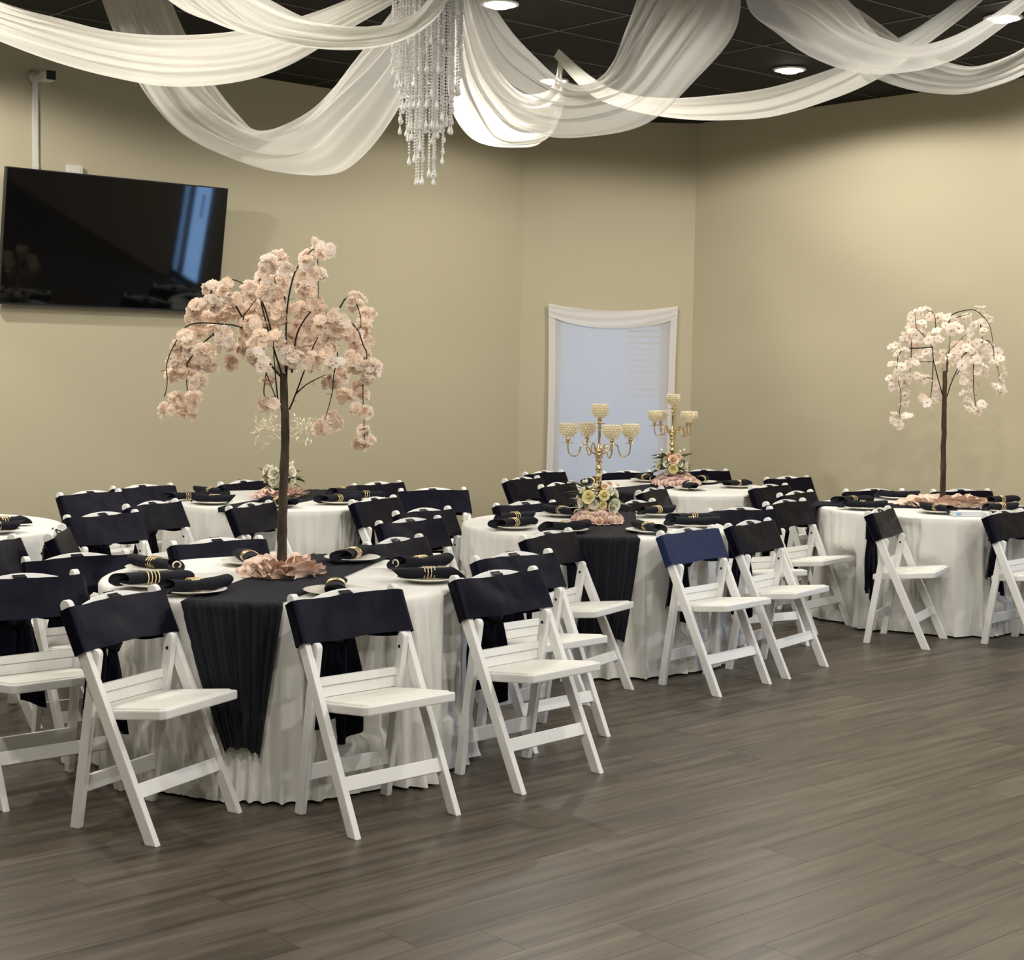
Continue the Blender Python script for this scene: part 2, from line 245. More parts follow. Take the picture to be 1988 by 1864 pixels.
def tag(o, label=None, cat=None, group=None, kind=None):
    if label:
        o['label'] = label
    if cat:
        o['category'] = cat
    if group:
        o['group'] = group
    if kind:
        o['kind'] = kind
    return o


def thing(name, label, cat, loc=(0, 0, 0), rz=0.0, group=None):
    o = bpy.data.objects.new(name, None)
    o.empty_display_size = 0.1
    col.objects.link(o)
    o.location = loc
    o.rotation_euler = (0, 0, rz)
    return tag(o, label, cat, group)


def struct(name, mb, m, parent=None, smooth=False):
    o = mb.build(name, m, parent, smooth)
    if not parent:
        o['kind'] = 'structure'
    return o


def copy_tree(o, parent=None):
    c = o.copy()
    col.objects.link(c)
    c.parent = parent
    for ch in list(o.children):
        copy_tree(ch, c)
    return c


def catmull(P, t):
    n = len(P) - 1
    x = min(max(t, 0), 1) * n
    i = min(int(x), n - 1)
    f = x - i
    p0, p1, p2, p3 = (Vector(P[max(i - 1, 0)]), Vector(P[i]), Vector(P[i + 1]), Vector(P[min(i + 2, n)]))
    return 0.5 * ((2 * p1) + (p2 - p0) * f + (2 * p0 - 5 * p1 + 4 * p2 - p3) * f * f + (3 * p1 - p0 - 3 * p2 + p3) * f ** 3)


def nz(x, y=0.0, z=0.0):
    return noise.noise(Vector((x, y, z)))


# ---------------------------------------------------------------- materials
M = {}
M['wall'] = mat('wall_paint', (0.465, 0.42, 0.303), 0.75, spec=0.25)
add_bump(M['wall'], 260, 0.06, 0.002)
M['ceiling_tile'] = mat('ceiling_tile', (0.008, 0.0075, 0.007), 0.85, spec=0.3)
add_bump(M['ceiling_tile'], 180, 0.4, 0.004)
M['ceiling_bar'] = mat('ceiling_bar', (0.055, 0.052, 0.047), 0.5)
M['chair'] = mat('white_resin', (0.83, 0.83, 0.82), 0.38, spec=0.4)
add_bump(M['chair'], 30, 0.05, 0.002)
M['seat_pad'] = mat('white_vinyl', (0.83, 0.82, 0.77), 0.45, spec=0.4)
add_bump(M['seat_pad'], 25, 0.25, 0.006)
M['cloth'] = mat('white_polyester', (0.76, 0.755, 0.73), 0.8, spec=0.2, sheen=0.15)
add_bump(M['cloth'], 300, 0.06, 0.002)
M['satin'] = mat('navy_satin', (0.0026, 0.0025, 0.0066), 0.38, spec=0.15)
add_bump(M['satin'], 6, 0.35, 0.03, detail=2, stretch=(1, 0.7, 0.9))
nodes(M['satin'])[2].inputs['Specular Tint'].default_value = (0.6, 0.6, 0.85, 1)
M['satin_daylit'] = mat('daylit_navy_satin', (0.008, 0.017, 0.07), 0.42, spec=0.3)  # navy satin with the blue window sheen put into its base colour
add_bump(M['satin_daylit'], 9, 0.25, 0.02, stretch=(1.5, 1, 1))
M['runner'] = mat('navy_crinkled_gauze', (0.0135, 0.0148, 0.023), 0.85, spec=0.15, sheen=0.06)
add_bump(M['runner'], 18, 0.8, 0.02, coord='UV', stretch=(8, 0.6, 1))
M['napkin'] = mat('navy_linen', (0.007, 0.0075, 0.013), 0.8, spec=0.18, sheen=0.05)
add_bump(M['napkin'], 40, 0.3, 0.006)
M['gold'] = mat('polished_gold', (0.86, 0.68, 0.40), 0.28, metal=1.0)
M['brass'] = mat('champagne_gold', (0.72, 0.56, 0.33), 0.16, metal=1.0)
M['plate'] = mat('white_china', (0.82, 0.80, 0.75), 0.18, spec=0.5)
M['cream'] = mat('cream_trim', (0.75, 0.67, 0.5), 0.4, metal=0.3)
M['bark'] = mat('dark_bark', (0.045, 0.03, 0.02), 0.85)
add_noise_color(M['bark'], (0.018, 0.012, 0.008), (0.085, 0.058, 0.036), 30, 5, stretch=(1, 1, 0.25))
add_bump(M['bark'], 50, 0.8, 0.01, stretch=(1, 1, 0.25))
M['twig'] = mat('black_twig', (0.018, 0.013, 0.011), 0.7)
M['blossom'] = mat('blush_silk', (0.99, 0.865, 0.745), 0.75, spec=0.2)
M['blossom_pale'] = mat('pale_blush_silk', (0.98, 0.90, 0.82), 0.75, spec=0.2)
for k in ('blossom', 'blossom_pale'):
    N, L, b = nodes(M[k])
    b.inputs['Subsurface Weight'].default_value = 0.0
    oi = N.new('ShaderNodeObjectInfo')
    hs = N.new('ShaderNodeHueSaturation')
    hs.inputs['Color'].default_value = b.inputs['Base Color'].default_value
    mr = N.new('ShaderNodeMapRange')
    mr.inputs['To Min'].default_value = 0.6
    mr.inputs['To Max'].default_value = 1.1
    L.new(oi.outputs['Random'], mr.inputs['Value'])
    L.new(mr.outputs['Result'], hs.inputs['Saturation'])
    L.new(hs.outputs['Color'], b.inputs['Base Color'])
    tr = N.new('ShaderNodeBsdfTranslucent')
    L.new(hs.outputs['Color'], tr.inputs['Color'])
    mx = N.new('ShaderNodeMixShader')
    mx.inputs['Fac'].default_value = 0.48
    L.new(b.outputs['BSDF'], mx.inputs[1])
    L.new(tr.outputs['BSDF'], mx.inputs[2])
    L.new(mx.outputs['Shader'], N['Material Output'].inputs['Surface'])
M['stamen'] = mat('dark_stamen', (0.22, 0.10, 0.05), 0.8)
M['ruffle'] = mat('peach_chiffon', (0.84, 0.64, 0.53), 0.85, spec=0.15, sheen=0.2)
M['rose_pink'] = mat('pink_rose', (0.90, 0.74, 0.66), 0.7, spec=0.2)
M['rose_mauve'] = mat('mauve_rose', (0.72, 0.52, 0.49), 0.7, spec=0.2)
M['rose_white'] = mat('ivory_rose', (0.84, 0.81, 0.68), 0.65, spec=0.2)
M['rose_yellow'] = mat('yellow_rose', (0.88, 0.80, 0.46), 0.65, spec=0.2)
M['rose_peach'] = mat('peach_rose', (0.84, 0.64, 0.48), 0.65, spec=0.2)
M['leaf'] = mat('green_leaf', (0.15, 0.20, 0.075), 0.6)
M['leaf_dark'] = mat('dark_leaf', (0.035, 0.06, 0.022), 0.6)
M['leaf_gold'] = mat('cream_gold_leaf', (0.74, 0.68, 0.53), 0.5, metal=0.0)
M['trim_white'] = mat('white_metal_trim', (0.75, 0.75, 0.73), 0.4)
M['plastic_white'] = mat('white_plastic', (0.62, 0.60, 0.56), 0.5)
M['plastic_black'] = mat('black_plastic', (0.012, 0.012, 0.013), 0.35)
M['screen'] = mat('black_glass_screen', (0.002, 0.002, 0.0025), 0.035, spec=0.5)
M['frame_white'] = mat('white_window_frame', (0.7, 0.69, 0.67), 0.5)
M['steel'] = mat('steel', (0.55, 0.55, 0.56), 0.3, metal=1.0)
M['wood_table'] = mat('plywood', (0.35, 0.24, 0.13), 0.6)
M['crystal'] = mat('crystal', (0.96, 0.95, 0.93), 0.03, trans=0.18, ior=1.6, spec=0.9)
M['crystal_gold'] = mat('gold_crystal', (0.97, 0.88, 0.66), 0.05, trans=0.3, ior=1.6, spec=1.0, metal=0.0)
M['box_white'] = mat('white_card', (0.72, 0.74, 0.78), 0.5)
M['print_blue'] = mat('blue_print', (0.25, 0.45, 0.75), 0.5)
m = M['bulb'] = bpy.data.materials.new('lit_lens')
m.use_nodes = True
N, L = m.node_tree.nodes, m.node_tree.links
em = N.new('ShaderNodeEmission')
em.inputs['Color'].default_value = (1.0, 0.93, 0.80, 1)
em.inputs['Strength'].default_value = 40
L.new(em.outputs['Emission'], N['Material Output'].inputs['Surface'])


def thin_glass(name, tint=(0.9, 0.95, 1.0)):
    g = bpy.data.materials.new(name)
    g.use_nodes = True
    N, L = g.node_tree.nodes, g.node_tree.links
    t = N.new('ShaderNodeBsdfTransparent')
    t.inputs['Color'].default_value = (*tint, 1)
    gl = N.new('ShaderNodeBsdfGlossy')
    gl.inputs['Roughness'].default_value = 0.02
    lw = N.new('ShaderNodeLayerWeight')
    pw = N.new('ShaderNodeMath')
    pw.operation = 'POWER'
    pw.inputs[1].default_value = 5.0
    L.new(lw.outputs['Facing'], pw.inputs[0])
    fr = N.new('ShaderNodeMapRange')
    fr.inputs['To Min'].default_value = 0.04
    fr.inputs['To Max'].default_value = 0.9
    L.new(pw.outputs[0], fr.inputs['Value'])
    mx = N.new('ShaderNodeMixShader')
    L.new(fr.outputs['Result'], mx.inputs['Fac'])
    L.new(t.outputs['BSDF'], mx.inputs[1])
    L.new(gl.outputs['BSDF'], mx.inputs[2])
    L.new(mx.outputs['Shader'], N['Material Output'].inputs['Surface'])
    return g


def sheer(name, color, opacity, edge=0.25, translucent=0.45):
    """woven sheer: part of the light passes between the threads, more thread shows at grazing angles"""
    g = bpy.data.materials.new(name)
    g.use_nodes = True
    N, L = g.node_tree.nodes, g.node_tree.links
    t = N.new('ShaderNodeBsdfTransparent')
    d = N.new('ShaderNodeBsdfDiffuse')
    d.inputs['Color'].default_value = (*color, 1)
    tr = N.new('ShaderNodeBsdfTranslucent')
    tr.inputs['Color'].default_value = (*color, 1)
    m1 = N.new('ShaderNodeMixShader')
    m1.inputs['Fac'].default_value = translucent
    L.new(d.outputs['BSDF'], m1.inputs[1])
    L.new(tr.outputs['BSDF'], m1.inputs[2])
    lw = N.new('ShaderNodeLayerWeight')
    lw.inputs['Blend'].default_value = 0.35
    mr = N.new('ShaderNodeMapRange')
    mr.inputs['To Min'].default_value = opacity
    mr.inputs['To Max'].default_value = min(1.0, opacity + edge)
    L.new(lw.outputs['Facing'], mr.inputs['Value'])
    m2 = N.new('ShaderNodeMixShader')
    L.new(mr.outputs['Result'], m2.inputs['Fac'])
    L.new(t.outputs['BSDF'], m2.inputs[1])
    L.new(m1.outputs['Shader'], m2.inputs[2])
    L.new(m2.outputs['Shader'], N['Material Output'].inputs['Surface'])
    return g


M['glass'] = thin_glass('window_glass')
M['drape'] = sheer('white_voile', (0.86, 0.84, 0.79), 0.84, 0.16, 0.5)
M['drape_thin'] = sheer('white_sheer_voile', (0.86, 0.84, 0.80), 0.52, 0.38, 0.5)
M['curtain'] = sheer('white_sheer_curtain', (0.80, 0.79, 0.80), 0.72, 0.15, 0.4)
M['curtain_hem'] = sheer('white_curtain_hem', (0.82, 0.80, 0.79), 0.93, 0.07, 0.3)
M['vase_glass'] = thin_glass('vase_glass', (0.93, 0.96, 0.95))

# plank floor: board colour varies from board to board, grain runs along the boards
m = M['plank'] = mat('grey_brown_vinyl_plank', (0.1, 0.09, 0.07), 0.36, spec=0.4)
N, L, b = nodes(m)
geo = N.new('ShaderNodeNewGeometry')
mp = N.new('ShaderNodeMapping')
mp.vector_type = 'POINT'
mp.inputs['Rotation'].default_value = (0, 0, -(math.pi / 2 - AZ))
L.new(geo.outputs['Position'], mp.inputs['Vector'])
oi = N.new('ShaderNodeObjectInfo')
ad = N.new('ShaderNodeMath')
ad.operation = 'ADD'
L.new(oi.outputs['Random'], ad.inputs[0])
L.new(geo.outputs['Random Per Island'], ad.inputs[1])
fr = N.new('ShaderNodeMath')
fr.operation = 'FRACT'
L.new(ad.outputs[0], fr.inputs[0])
off = N.new('ShaderNodeVectorMath')
off.operation = 'MULTIPLY_ADD'
cb = N.new('ShaderNodeCombineXYZ')
L.new(fr.outputs[0], cb.inputs[0])
L.new(fr.outputs[0], cb.inputs[1])
L.new(cb.outputs[0], off.inputs[0])
off.inputs[1].default_value = (31.0, 17.0, 0)
L.new(mp.outputs['Vector'], off.inputs[2])
st = N.new('ShaderNodeMapping')
st.inputs['Scale'].default_value = (0.9, 13, 1)
L.new(off.outputs[0], st.inputs['Vector'])
t1 = N.new('ShaderNodeTexNoise')
t1.inputs['Scale'].default_value = 1.6
t1.inputs['Detail'].default_value = 7
t1.inputs['Roughness'].default_value = 0.62
L.new(st.outputs['Vector'], t1.inputs['Vector'])
cr = N.new('ShaderNodeValToRGB')
cr.color_ramp.elements[0].position = 0.30
cr.color_ramp.elements[0].color = (0.030, 0.023, 0.016, 1)
cr.color_ramp.elements[1].position = 0.70
cr.color_ramp.elements[1].color = (0.124, 0.101, 0.073, 1)
L.new(t1.outputs['Fac'], cr.inputs['Fac'])
hs = N.new('ShaderNodeHueSaturation')
mr = N.new('ShaderNodeMapRange')
mr.inputs['To Min'].default_value = 0.84
mr.inputs['To Max'].default_value = 1.16
L.new(fr.outputs[0], mr.inputs['Value'])
L.new(mr.outputs['Result'], hs.inputs['Value'])
L.new(cr.outputs['Color'], hs.inputs['Color'])
L.new(hs.outputs['Color'], b.inputs['Base Color'])
bp = N.new('ShaderNodeBump')
bp.inputs['Strength'].default_value = 0.12
bp.inputs['Distance'].default_value = 0.004
L.new(t1.outputs['Fac'], bp.inputs['Height'])
L.new(bp.outputs['Normal'], b.inputs['Normal'])
M['subfloor'] = mat('dark_subfloor', (0.03, 0.025, 0.02), 0.8)

# ---------------------------------------------------------------- floor


def in_view(p, margin=120):
    """is the world point inside the photographed area (used only to pick which boards are separate objects)"""
    q = cam.matrix_world.inverted() @ Vector(p)
    if q.z > -0.3:
        return False
    x = 994 + 3038 * q.x / -q.z
    y = 932 - 3038 * q.y / -q.z
    return -margin < x < 1988 + margin and -margin < y < 1864 + margin


floor = struct('floor', MB().box(((S0 + S1) / 2, (T0 + T1) / 2, -0.055), (S1 - S0 + 0.3, T1 - T0 + 0.3, 0.1),
                                 None), M['subfloor'])
floor.matrix_world = ROOM
PW, PL_ = 0.192, 1.22
rng = random.Random(11)
plank_mesh = MB().box((0, 0, -0.0025), (PL_ - 0.0012, PW - 0.0012, 0.005)).mesh('plank', M['plank'])
rest = MB()
t = T0
row = 0
singles = []
while t < T1:
    tc = t + PW / 2
    s = S0 - rng.random() * PL_
    while s < S1:
        sc = s + PL_ / 2
        w = rp(sc, tc)
        if in_view(w, 260) and w.y < 10.4:
            singles.append((w.length, sc, tc))
        else:
            rest.box((sc, tc, -0.0025), (PL_ - 0.0012, PW - 0.0012, 0.005))
        s += PL_
    t += PW
    row += 1
singles.sort()
for d, sc, tc in singles[290:]:
    rest.box((sc, tc, -0.0025), (PL_ - 0.0012, PW - 0.0012, 0.005))
for d, sc, tc in singles[:290]:
    place('plank', plank_mesh, floor, Matrix.Translation((sc, tc, 0)))
o = rest.build('plank_field', M['plank'], floor)
o['kind'] = 'stuff'

# ---------------------------------------------------------------- walls
A0 = Vector((0.05, 13.34, 0))
B0 = Vector((1.52, 13.43, 0))


def wall_piece(mb, a, b, z0, z1, th, out):
    """vertical slab from a to b, inner face on the line, thickness th towards out"""
    a, b = Vector((a[0], a[1], 0)), Vector((b[0], b[1], 0))
    o = out.normalized() * th
    vs = []
    for z in (z0, z1):
        vs += [a + Vector((0, 0, z)), b + Vector((0, 0, z)), b + o + Vector((0, 0, z)), a + o + Vector((0, 0, z))]
    return mb.add(vs, [(0, 1, 5, 4), (1, 2, 6, 5), (2, 3, 7, 6), (3, 0, 4, 7), (4, 5, 6, 7), (3, 2, 1, 0)])


TH = 0.14
HW = HC + 0.05
struct('wall_left', wall_piece(MB(), rp(S0, T0), A0 + E1 * 0.02, 0, HW, TH, -E2), M['wall'])
# chamfered corner wall with the window opening
cdir = (B0 - A0).normalized()
cn = Vector((-cdir.y, cdir.x, 0))      # away from the room
WX0, WX1, WZ0, WZ1 = 0.30, 1.265, 0.55, 2.02      # along the corner wall
cl = (B0 - A0).length
mb = MB()
wall_piece(mb, A0, A0 + cdir * WX0, 0, HW, TH, cn)
wall_piece(mb, A0 + cdir * WX1, B0, 0, HW, TH, cn)
wall_piece(mb, A0 + cdir * WX0, A0 + cdir * WX1, 0, WZ0, TH, cn)
wall_piece(mb, A0 + cdir * WX0, A0 + cdir * WX1, WZ1, HW, TH, cn)
struct('wall_corner', mb, M['wall'])
mb = MB()
tB = B0.dot(E2)
wall_piece(mb, B0 + E1 * 0.0, rp(S1, DOOR_T0), 0, HW, TH, E1)
wall_piece(mb, rp(S1, DOOR_T1), rp(S1, T1), 0, HW, TH, E1)
wall_piece(mb, rp(S1, DOOR_T0), rp(S1, DOOR_T1), DOOR_H, HW, TH, E1)
struct('wall_right', mb, M['wall'])
struct('wall_near', wall_piece(MB(), rp(S0, T1), rp(S1, T1), 0, HW, TH, E2), M['wall'])
struct('wall_rear', wall_piece(MB(), rp(S0, T0), rp(S0, T1), 0, HW, TH, -E1), M['wall'])
for nm, a, b, out in (('baseboard_left', rp(S0, T0), A0, E2), ('baseboard_corner', A0, B0, -cn), ('baseboard_right', B0, rp(S1, DOOR_T0), -E1)):
    struct(nm, wall_piece(MB(), a, b, 0, 0.1, 0.012, out), M['frame_white'])

# glazed door (right wall, beyond the frame of the photograph)
door = MB()
dm = (DOOR_T0 + DOOR_T1) / 2
for tt in (DOOR_T0 + 0.04, DOOR_T1 - 0.04):
    door.box((S1 + 0.05, tt, DOOR_H / 2), (0.06, 0.08, DOOR_H))
for zz in (0.08, DOOR_H - 0.05):
    door.box((S1 + 0.05, dm, zz), (0.06, DOOR_T1 - DOOR_T0, 0.1))
d = struct('door_1', door, M['steel'])
d.matrix_world = ROOM
MB().box((S1 + 0.05, dm, DOOR_H / 2), (0.008, DOOR_T1 - DOOR_T0 - 0.1, DOOR_H - 0.1)).build('pane', M['glass'], d)
MB().tube([(S1 - 0.03, DOOR_T0 + 0.16, 0.95), (S1 - 0.03, DOOR_T0 + 0.16, 1.25)], 0.012, 10).build('handle', M['steel'], d)

# ---------------------------------------------------------------- ceiling
ceil = struct('ceiling', MB().box(((S0 + S1) / 2, (T0 + T1) / 2, HC + 0.1), (S1 - S0 + 0.3, T1 - T0 + 0.3, 0.1)), M['ceiling_tile'])
ceil.matrix_world = ROOM
GS, GT = 7.904, -6.634
CW, CLn = 0.61, 1.22
tile_mesh = MB().box((0, 0, 0.008), (CLn - 0.03, CW - 0.03, 0.016)).mesh('ceiling_panel', M['ceiling_tile'], bevel=0.004)
rest = MB()
i0 = math.floor((S0 - GS) / CLn)
j0 = math.floor((T0 - GT) / CW)
for i in range(i0, math.ceil((S1 - GS) / CLn)):
    for j in range(j0, math.ceil((T1 - GT) / CW)):
        sc, tc = GS + (i + 0.5) * CLn, GT + (j + 0.5) * CW
        if in_view(rp(sc, tc, HC), 160):
            place('ceiling_panel', tile_mesh, ceil, Matrix.Translation((sc, tc, HC)))
        else:
            rest.box((sc, tc, HC + 0.008), (CLn - 0.03, CW - 0.03, 0.016))
o = rest.build('ceiling_panel_field', M['ceiling_tile'], ceil)
o['kind'] = 'stuff'
for j in range(j0, math.ceil((T1 - GT) / CW) + 1):
    MB().box(((S0 + S1) / 2, GT + j * CW, HC + 0.003), (S1 - S0, 0.015, 0.012)).build('grid_bar', M['ceiling_bar'], ceil)
for i in range(i0, math.ceil((S1 - GS) / CLn) + 1):
    MB().box((GS + i * CLn, (T0 + T1) / 2, HC + 0.003), (0.015, T1 - T0, 0.0118)).build('grid_bar', M['ceiling_bar'], ceil)

# ---------------------------------------------------------------- recessed ceiling lights, seen ones and added unseen ones
trim_me = MB().lathe([(0.098, -0.001), (0.112, -0.004), (0.112, -0.012), (0.094, -0.016), (0.088, 0.0), (0.080, 0.012)], 40).mesh('trim_ring', M['trim_white'], True)
lens_me = MB().lathe([(0.0001, -0.036), (0.03, -0.034), (0.055, -0.028), (0.074, -0.016), (0.082, -0.002)], 32).mesh('lens', M['bulb'], True)
LIGHTS = [
    (-0.117, 9.133, 0.75, 'lit recessed ceiling light beside the crystal chandelier'),
    (1.862, 10.944, 0.85, 'lit recessed ceiling light glowing between the white swags near the corner'),
    (2.81, 9.27, 0.5, 'recessed ceiling light at the right edge above the swags'),
    (0.25, 11.5, 0.4, None), (3.7, 10.1, 0.2, None), (-3.4, 8.55, 1.4, None),  # entries without a label are unseen lamps added to brighten the room
    (-4.3, 6.6, 0.5, None), (1.9, 6.3, 0.8, None), (4.6, 7.9, 0.8, None),
    (3.3, 4.6, 1.0, None), (1.15, 3.4, 0.9, None), (-2.2, 5.2, 0.5, None), (-1.0, 2.2, 1.0, None), (-1.75, 6.75, 0.6, None), (4.9, 2.6, 1.0, None), (2.6, 1.2, 0.9, None),
    (-2.5, 3.2, 0.15, None), (-6.0, 4.2, 0.6, None), (-0.4, -0.6, 0.7, None),
]
SPOT = 200
for (x, y, k, lab) in LIGHTS:
    r = thing('recessed_light', lab or 'unseen ceiling light added to brighten the room', 'ceiling light', (x, y, HC), 0, 'recessed ceiling lights')
    place('trim_ring', trim_me, r)
    place('lens', lens_me, r)
    sp = bpy.data.lights.new('lamp_beam', 'SPOT')
    sp.energy = SPOT * k
    sp.color = (1.0, 0.945, 0.84)
    sp.spot_size = math.radians(169)
    sp.spot_blend = 0.2
    sp.shadow_soft_size = 0.07
    so = bpy.data.objects.new('lamp_beam', sp)
    col.objects.link(so)
    so.parent = r
    so.location = (0, 0, -0.045)

# ---------------------------------------------------------------- window with sheer curtain
win = MB()


def wp(x, d, z):
    """point on the corner wall: x along it, d towards the room, z up"""
    return A0 + cdir * x - cn * d + Vector((0, 0, z))


WM = Matrix(((cdir.x, -cn.x, 0, A0.x), (cdir.y, -cn.y, 0, A0.y), (0, 0, 1, 0), (0, 0, 0, 1)))
wcx = (WX0 + WX1) / 2
for (c, s) in (((WX0 + 0.025, -0.09, (WZ0 + WZ1) / 2), (0.05, 0.06, WZ1 - WZ0)), ((WX1 - 0.025, -0.09, (WZ0 + WZ1) / 2), (0.05, 0.06, WZ1 - WZ0)),
               ((wcx, -0.09, WZ1 - 0.025), (WX1 - WX0, 0.06, 0.05)), ((wcx, -0.09, WZ0 + 0.025), (WX1 - WX0, 0.06, 0.05))):
    win.box(c, s)
w = struct('window_1', win, M['frame_white'])
w.matrix_world = WM
MB().box((wcx, -0.09, (WZ0 + WZ1) / 2), (WX1 - WX0 - 0.06, 0.006, WZ1 - WZ0 - 0.06)).build('pane', M['glass'], w)
bl = thing('window_blind', 'pale slatted blind half hidden behind the sheer window curtain', 'blind', wp(wcx + 0.3, -0.04, WZ0 + 0.62), math.atan2(cdir.y, cdir.x))
MB().box((0, 0, 0.86), (0.33, 0.03, 0.03)).build('head_rail', M['frame_white'], bl)
slat_me = MB().box((0, 0, 0), (0.32, 0.028, 0.002), Matrix.Rotation(math.radians(38), 3, 'X')).mesh('slat', M['frame_white'])
for k in range(14):
    place('slat', slat_me, bl, Matrix.Translation((0, 0, 0.83 - k * 0.05)))

CX0, CX1, CTOP = 0.232, 1.335, 2.115
cur = thing('sheer_curtain', 'white sheer curtain pinned across the window in the corner', 'curtain', wp((CX0 + CX1) / 2, 0.03, 0.45), math.atan2(cdir.y, cdir.x))
CWD, CHT = CX1 - CX0, CTOP - 0.45


def curt(x, z01, d):
    """x 0..1 across, z01 0..1 from the top down"""
    sag = 0.05 * 4 * x * (1 - x) * (1 - z01) ** 6
    waist = 0.012 * math.sin(z01 * math.pi) * (1 if x < 0.5 else -1) * abs(2 * x - 1)
    fold = 0.006 * math.sin(x * 30 + 1.5 * math.sin(z01 * 2)) + 0.004 * nz(x * 9, z01 * 3)
    return Vector(((x - 0.5) * CWD + waist, -d - 0.008 - fold, CHT * (1 - z01) - sag))


MB().grid(lambda u, v: curt(u, v, 0), 60, 30).build('sheer_panel', M['curtain'], cur, True)
MB().grid(lambda u, v: curt(u, (0.062 + 0.045 * 4 * u * (1 - u)) * v, 0.012 + 0.006 * math.sin(v * 14 + u * 5)), 50, 8).build('top_swag', M['curtain_hem'], cur, True)
for a, bq in ((0.0, 0.052), (0.948, 1.0)):
    MB().grid(lambda u, v: curt(a + (bq - a) * u, v, 0.010), 4, 30).build('side_hem', M['curtain_hem'], cur, True)

# ---------------------------------------------------------------- television, cable cover, camera on the left wall
PLW = Vector((-1.68, 11.82, 0))
WL = Matrix(((E1.x, E2.x, 0, PLW.x), (E1.y, E2.y, 0, PLW.y), (0, 0, 1, 0), (0, 0, 0, 1)))   # x along wall, y into the room


def wall_thing(name, label, cat, x, d, z):
    o = thing(name, label, cat)
    o.matrix_world = WL @ Matrix.Translation((x, d, z))
    return o


tv = wall_thing('television', 'large black flat television tilted down on the beige left wall', 'television', -1.495, 0.0, 1.93)
tilt = Matrix.Translation((0, 0.075, 0)) @ Matrix.Rotation(-math.radians(9.2), 4, 'X')
TW, THt = 1.625, 0.885
for nm, mb_, mm in (('housing', MB().box((0, -0.012, THt / 2), (TW, 0.035, THt)), M['plastic_black']),
                    ('screen', MB().box((0, 0.0065, THt / 2 + 0.003), (TW - 0.016, 0.004, THt - 0.022)), M['screen']),
                    ('bezel', MB().box((0, 0.006, 0.005), (TW, 0.008, 0.01)).box((0, 0.006, THt - 0.0025), (TW, 0.008, 0.005)).box((-TW / 2 + 0.003, 0.006, THt / 2), (0.006, 0.008, THt)).box((TW / 2 - 0.003, 0.006, THt / 2), (0.006, 0.008, THt)), M['plastic_black'])):
    o = mb_.build(nm, mm, tv)
    o.matrix_local = tilt
MB().box((0, 0.02, 0.45), (0.5, 0.04, 0.4)).box((0, 0.09, 0.62), (0.06, 0.14, 0.05)).box((0, 0.06, 0.28), (0.06, 0.1, 0.05)).build('wall_bracket', M['plastic_black'], tv)

cc = wall_thing('cable_cover', 'white plastic cable cover strip running down the wall to the television', 'cable cover', -2.02, 0.0, 2.55)
MB().box((0, 0.012, 0.43), (0.036, 0.024, 0.86)).build('strip', M['plastic_white'], cc, bevel=0.004)
MB().box((0, 0.013, 0.30), (0.040, 0.027, 0.02)).build('joint_clip', M['plastic_white'], cc, bevel=0.003)
jb = wall_thing('outlet_box', 'small white outlet box on the wall just above the television', 'outlet box', -1.75, 0.0, 2.78)
MB().box((0, 0.02, 0.04), (0.11, 0.04, 0.12)).build('housing', M['plastic_white'], jb, bevel=0.005)
MB().box((0, 0.042, 0.04), (0.07, 0.004, 0.08)).build('cover_plate', M['plastic_white'], jb, bevel=0.002)
sc_ = wall_thing('security_camera', 'small white security camera with black face high on the left wall', 'camera', -2.02, 0.0, 3.43)
MB().lathe([(0.0001, 0), (0.04, 0), (0.04, 0.015), (0.03, 0.022), (0.0001, 0.022)], 24).build('wall_mount', M['plastic_white'], sc_, True).rotation_euler = (-math.pi / 2, 0, 0)
MB().tube([(0, 0.02, 0), (0.005, 0.07, 0.005), (0.02, 0.1, 0.0)], 0.014, 10).build('arm', M['plastic_white'], sc_, True)
body = MB().box((0.035, 0.13, -0.005), (0.075, 0.1, 0.07)).build('body', M['plastic_white'], sc_, bevel=0.014)
fc = MB().box((0.035, 0.182, -0.005), (0.062, 0.008, 0.058)).build('face', M['plastic_black'], body, bevel=0.003)

# ---------------------------------------------------------------- folding chairs
LEAN = math.atan2(0.3724, 0.78)
AX = Vector((0, math.sin(LEAN), math.cos(LEAN)))          # along the back posts, upwards
FN = Vector((0, -math.cos(LEAN), math.sin(LEAN)))         # out of the front of the back
HWD = 0.2212


def bar_poly(y0, z0, y1, z1, hw, round_top=True):
    """side outline of a leaning bar with a level foot and a round head"""
    d = Vector((y1 - y0, z1 - z0)).normalized()
    n = Vector((-d.y, d.x))
    k = hw / abs(d.y)
    pts = [(y0 + k, z0), (y0 - k, z0)]
    pts = [(y0 - k, z0)]
    c = Vector((y1, z1))
    a0 = math.atan2(n.y, n.x)
    for q in range(9):
        a = a0 - math.pi * q / 8
        pts.append((c.x + math.cos(a) * hw, c.y + math.sin(a) * hw))
    pts.append((y0 + k, z0))
    return pts


